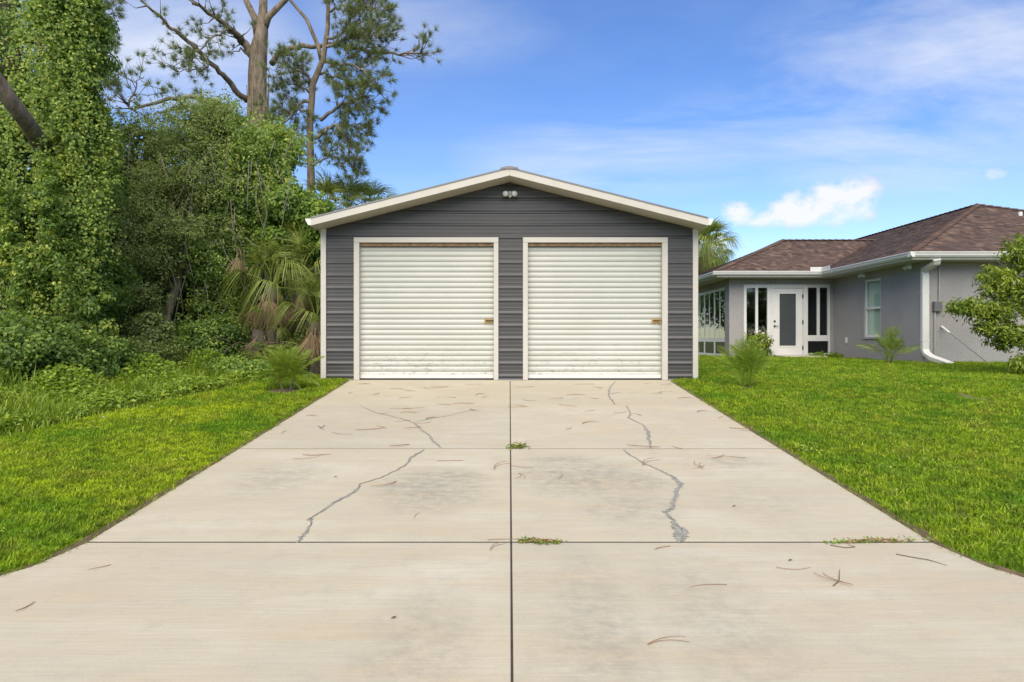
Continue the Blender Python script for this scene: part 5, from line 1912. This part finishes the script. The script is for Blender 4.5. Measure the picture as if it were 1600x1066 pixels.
# ------------------------------------------------------------------ lawns: tufts of blades scattered by geometry nodes
tufts = bpy.data.collections.new('grass_tufts')
for kk in range(6):
    nb = 17
    V, T, r = [], [], []
    for i in range(nb):
        a, rr = random.uniform(0, 6.28), 0.055 * math.sqrt(random.random())
        bx0, by0 = math.cos(a) * rr, math.sin(a) * rr
        h_ = random.uniform(0.024, 0.068)
        yw = random.uniform(0, 6.28)
        le = random.uniform(0.25, 1.3) * h_
        dx, dy = math.cos(yw), math.sin(yw)
        ww = random.uniform(0.0024, 0.0050)
        k = len(V)
        V += [(bx0 - dy * ww, by0 + dx * ww, -0.012), (bx0 + dy * ww, by0 - dx * ww, -0.012), (bx0 + dx * le * .4 + dy * ww, by0 + dy * le * .4 - dx * ww, h_ * .7),
              (bx0 + dx * le * .4 - dy * ww, by0 + dy * le * .4 + dx * ww, h_ * .7), (bx0 + dx * le, by0 + dy * le, h_)]
        T += [(k, k + 1, k + 2, k + 3), (k + 3, k + 2, k + 4)]
        r += [random.random()] * 5
    me = bpy.data.meshes.new('grass_tuft')
    me.from_pydata(V, [], T)
    a_ = me.attributes.new('rnd', 'FLOAT', 'POINT')
    a_.data.foreach_set('value', np.array(r, dtype=np.float32))
    me.materials.append(M['grass'])
    tufts.objects.link(bpy.data.objects.new('grass_tuft', me))

ng = bpy.data.node_groups.new('scatter_tufts', 'GeometryNodeTree')
ng.interface.new_socket('Geometry', in_out='INPUT', socket_type='NodeSocketGeometry')
ng.interface.new_socket('Geometry', in_out='OUTPUT', socket_type='NodeSocketGeometry')
gi, go = ng.nodes.new('NodeGroupInput'), ng.nodes.new('NodeGroupOutput')
iop = ng.nodes.new('GeometryNodeInstanceOnPoints')
ci_ = ng.nodes.new('GeometryNodeCollectionInfo')
ci_.inputs['Collection'].default_value = tufts
ci_.inputs['Separate Children'].default_value = True
ci_.inputs['Reset Children'].default_value = True
iop.inputs['Pick Instance'].default_value = True
na = ng.nodes.new('GeometryNodeInputNamedAttribute')
na.data_type = 'FLOAT_VECTOR'
na.inputs['Name'].default_value = 'rot'
ns = ng.nodes.new('GeometryNodeInputNamedAttribute')
ns.data_type = 'FLOAT'
ns.inputs['Name'].default_value = 'scl'
e2r = ng.nodes.new('FunctionNodeEulerToRotation')
ng.links.new(na.outputs['Attribute'], e2r.inputs[0])
ng.links.new(e2r.outputs[0], iop.inputs['Rotation'])
ng.links.new(ns.outputs['Attribute'], iop.inputs['Scale'])
ng.links.new(gi.outputs[0], iop.inputs['Points'])
ng.links.new(ci_.outputs[0], iop.inputs['Instance'])
ng.links.new(iop.outputs[0], go.inputs[0])


def scatter_lawn(name, label, inside, x0, x1, y0, y1, n_try, seed):
    r_ = np.random.default_rng(seed)
    X, Y = r_.uniform(x0, x1, n_try), r_.uniform(y0, y1, n_try)
    d = Y + DC
    # thin with distance (finer tufts near the camera), keep to a little beyond the view
    keep = (r_.uniform(0, 1, n_try) < np.clip((8.5 / np.maximum(d, 1)) ** 1.1, 0.22, 1)) & (np.abs(X) < 0.80 * d + 1.2)
    X, Y = X[keep], Y[keep]
    ok_ = np.array([inside(a, b) for a, b in zip(X, Y)])
    X, Y = X[ok_], Y[ok_]
    Zs = np.array([gz(a, b) for a, b in zip(X, Y)])
    me = bpy.data.meshes.new(name)
    me.vertices.add(len(X))
    me.vertices.foreach_set('co', np.stack([X, Y, Zs], axis=1).astype(np.float32).ravel())
    a1 = me.attributes.new('rot', 'FLOAT_VECTOR', 'POINT')
    a1.data.foreach_set('vector', np.stack([r_.normal(0, .12, len(X)), r_.normal(0, .12, len(X)), r_.uniform(0, 6.28, len(X))], axis=1).astype(np.float32).ravel())
    a2 = me.attributes.new('scl', 'FLOAT', 'POINT')
    a2.data.foreach_set('value', (r_.uniform(0.75, 1.25, len(X)) * np.clip(((Y + DC) / 9.0) ** 0.35, 0.85, 1.2)).astype(np.float32))
    o = bpy.data.objects.new(name, me)
    COL.objects.link(o)
    me.materials.append(M['grass'])
    md = o.modifiers.new('scatter', 'NODES')
    md.node_group = ng
    tag(o, label, 'lawn', kind='stuff')
    print(name, len(X))
    return o


def in_right(x, y):
    if x < edge_x(y) + 0.07 + 0.03 * math.sin(9 * y) and y < 0:
        return False
    if y > -0.04 and x < GW + 0.1:
        return False
    if y > HY - 0.03 and x > HX0 - 0.02:
        return False
    if y > MY - 0.03 and x > HX1 - 0.02:
        return False
    return math.hypot(x - bare[0], (y - bare[1]) * 0.6) > 0.33 * random.uniform(0.4, 1.4)


bare = lawn_pt(1525, 623)


def in_left(x, y):
    if y < 0 and x > -edge_x(y) - 0.07 - 0.03 * math.sin(8 * y):
        return False
    if y >= -0.05 and x > -GW - 0.1:
        return False
    pl = lp0
    if math.hypot(x - pl.x, y - pl.y) < 0.40 * random.uniform(.8, 1.2):
        return False
    return x > edge_left(y) - 0.1


lp0 = lawn_pt(446, 612)
scatter_lawn('right_lawn', 'mown green lawn right of the driveway up to the house', in_right, 2.9, 14.5, -9.5, 12.0, 150000, 3)
scatter_lawn('left_lawn', 'mown yellow-green lawn left of the driveway', in_left, -7.6, -2.9, -9.5, 2.5, 60000, 4)
lw = Leaves()
r_ = np.random.default_rng(21)
pts_ = []
while len(pts_) < 520:
    x, y = r_.uniform(-7, 13), r_.uniform(-8.5, 8.5)
    d = y + DC
    if abs(x) < 0.8 * d and ((x > 0 and in_right(x, y) and x > edge_x(y) + .15) or (x < 0 and in_left(x, y) and x < -edge_x(y) - .15)):
        pts_.append((x, y))
for x, y in pts_:
    k = int(r_.uniform(8, 26))
    P = np.stack([x + r_.normal(0, .06, k), y + r_.normal(0, .06, k), np.full(k, gz(x, y)) + r_.uniform(.03, .065, k)], axis=1)
    lw.add(leaf_geo(P, unit(r_.normal(size=(k, 3)) * .4 + np.array([0, -.1, 1])), r_.uniform(.02, .045), r_.uniform(.014, .03)), r_.normal(0, .2))
tag(lw.build('lawn_weeds', M['weed']), 'small broad-leaved weeds scattered through the lawns', 'weeds', kind='stuff')
# ragged runners hanging over the slab edges
rag = []
r_ = np.random.default_rng(9)
n = 7000
y = r_.uniform(-10.5, -0.1, n)
s = r_.choice([-1, 1], n)
e = np.array([edge_x(v) for v in y])
x = s * (e + np.abs(r_.normal(0.035, 0.045, n)))
z = SL * y - 0.015
B = np.stack([x, y, z], axis=1)
a = r_.uniform(0, 6.28, n)
h_ = r_.uniform(0.02, 0.055, n)
dv = np.stack([np.cos(a) * h_ * 1.2 - s * 0.012, np.sin(a) * h_ * 1.2, h_], axis=1)
sv = np.stack([-np.sin(a), np.cos(a), np.zeros(n)], axis=1) * 0.003
V = np.stack([B - sv, B + sv, B + dv], axis=1).reshape(-1, 3)
o = fast_mesh('edge_grass', V, np.arange(n * 3).reshape(-1, 3), np.repeat(r_.uniform(0, 1, n), 3), M['grass'])
tag(o, 'dry straggling grass along both edges of the driveway', 'grass', kind='stuff')

# ------------------------------------------------------------------ small things on the concrete
def weed_clump(label, pts, n, L, spread, mat, name='joint_weed'):
    lv = Leaves()
    ctr = [on_drive(*q) for q in pts]
    b = ctr[0]
    t = thing(name, label, 'weed', b)
    mb = MB()
    P = []
    for k in range(n):
        f = random.random() * (len(ctr) - 1)
        i = min(int(f), len(ctr) - 2) if len(ctr) > 1 else 0
        q = ctr[i].lerp(ctr[i + 1], f - i) if len(ctr) > 1 else ctr[0].copy()
        q = q + Vector((random.gauss(0, spread), random.gauss(0, spread * .7), 0))
        q.z = SL * q.y + 0.008 + abs(random.gauss(0, L * .5))
        P.append(tuple(q))
    P = np.array(P)
    lv.add(leaf_geo(P, unit(rng.normal(size=(n, 3)) * .5 + np.array([0, -.2, 1])), L, L * .55))
    lv.build('leaves', mat, t)
    for k in range(9):
        q = Vector(P[random.randrange(n)])
        s = ctr[0].lerp(ctr[-1], random.random())
        mb.tube([s + Vector((0, 0, .004)), s.lerp(q, .6) + Vector((0, 0, .02)), q], 0.003, 4)
    mb.build('stems', M['needle'], t)


weed_clump('clump of green weed at the far crossing of the joints', [(799, 701), (818, 699)], 120, 0.034, 0.04, M['shrub'])
weed_clump('sprawling weed at the near crossing of the driveway joints', [(812, 849), (828, 846), (845, 851), (880, 849)], 150, 0.024, 0.018, M['shrub'])
weed_clump('thin grass growing in the cross joint at the right edge', [(1290, 850), (1335, 849), (1370, 848), (1456, 847)], 130, 0.026, 0.008, M['weed'])


def needle_mesh(k):
    rs_ = random.Random(k)
    mb = MB()
    L = 0.30
    bend = rs_.uniform(-0.06, 0.06)
    f = lambda s, o: (L * (s - .5), bend * 4 * s * (1 - s) + o * s, 0.004)
    mb.tube([f(i / 5, 0) for i in range(6)], [.0022, .0022, .002, .0018, .0016, .001], 4)
    if k % 2 == 0:
        o = rs_.uniform(0.02, 0.09)
        mb.tube([f(i / 5, o) for i in range(6)], [.0021, .0021, .002, .0017, .0015, .001], 4)
    me_o = mb.build('pine_needle', M['needle'], world=False)
    me = me_o.data
    bpy.data.objects.remove(me_o)
    return me


NM = [needle_mesh(k) for k in range(6)]
sites = z1([(840, 68), (990, 62), (1100, 55), (560, 92), (715, 98), (895, 122), (920, 80), (1130, 120), (1340, 103), (1370, 118), (1120, 162), (860, 188), (905, 213), (790, 215), (320, 232), (510, 335),
            (680, 308), (745, 295), (930, 300), (1000, 270), (850, 405), (300, 480), (360, 462), (1070, 65), (1230, 160), (1560, 175), (760, 635), (960, 828), (1155, 498), (1480, 970), (1440, 1012), (1290, 45), (640, 42), (945, 182),
            (1290, 192), (870, 262), (1050, 245), (195, 322), (1490, 528)])
sites += z2([(500, 42), (580, 60), (700, 95), (455, 108), (520, 125), (340, 125), (180, 138), (120, 170), (400, 168), (940, 95), (990, 85), (1110, 125), (720, 210), (820, 222), (540, 200), (545, 272), (405, 300), (1215, 205), (1330, 238),
             (1440, 305), (1500, 322), (860, 410), (1075, 418), (930, 508), (1350, 475), (1305, 470), (1190, 535), (1220, 522), (130, 530), (100, 590), (355, 585), (970, 1018), (150, 58), (990, 42), (905, 36)])
sites += [(1308, 905), (1107, 917), (40, 949), (155, 888), (1045, 1007), (1240, 888)]
for k, (px, py) in enumerate(sites):
    p = on_drive(px, py)
    o = bpy.data.objects.new('pine_needle', NM[k % 6])
    COL.objects.link(o)
    o.location = (p.x, p.y, SL * p.y + 0.003)
    dd = p.y + DC
    o.rotation_euler = (math.atan(SL), 0, random.uniform(0, 6.28))
    sc = random.uniform(0.7, 1.3) * (0.62 if dd < 6 else 1.0)
    o.scale = (sc, sc, 1 if dd < 7 else 1.3)
    row = 0 if p.y > -2.52 else 1 if p.y > -5.11 else 2 if p.y > -7.73 else 3
    sl = ('left ', 'right ')[int(p.x > 0)] + ('slab nearest the garage', 'second slab from the garage', 'third slab from the garage', 'slab nearest the camera')[row]
    tag(o, 'thin dry brown pine needle lying on the ' + sl, 'pine needle', 'pine needles on the ' + sl)


def twig(label, L):
    P = [on_drive(*q) for q in L]
    mb = MB()
    mb.tube([Vector((p.x, p.y, SL * p.y + .006)) for p in P], [.0028] * (len(P) - 1) + [.0012], 5)
    return tag(mb.build('twig', M['twig']), label, 'twig', 'twigs on the driveway')


twig('long dark twig on the near slab at the right', [(1400, 867), (1425, 872), (1450, 876), (1480, 885)])
twig('bent twig just below the grassy cross joint', [(1297, 853), (1320, 857), (1336, 856), (1325, 852)])
twig('small forked twig on the near slab', [(1302, 917), (1311, 909), (1312, 891)])
twig('crossed dark twig near the left edge of the far slabs', [(497, 666), (501, 669), (507, 673)])
twig('second dark twig crossing another near the left edge', [(508, 665), (502, 669), (499, 671)])
for lab, px, py in [('small dark leaf on the near slab left of centre', 615, 967), ('small curled leaf on the right middle slab', 1147, 792), ('tiny dark leaf near the left crack', 524, 746), ('small curled leaf right of the weed on the near slab', 1235, 877)]:
    p = on_drive(px, py)
    z = SL * p.y + .004
    mb = MB().add([(p.x - .017, p.y, z), (p.x, p.y - .008, z + .006), (p.x + .018, p.y + .005, z + .006), (p.x, p.y + .009, z + .009), (p.x, p.y, z + .002)], [(0, 1, 4), (1, 2, 4), (2, 3, 4), (3, 0, 4)])
    tag(mb.build('fallen_leaf', M['twig']), lab, 'leaf', 'fallen leaves on the driveway')
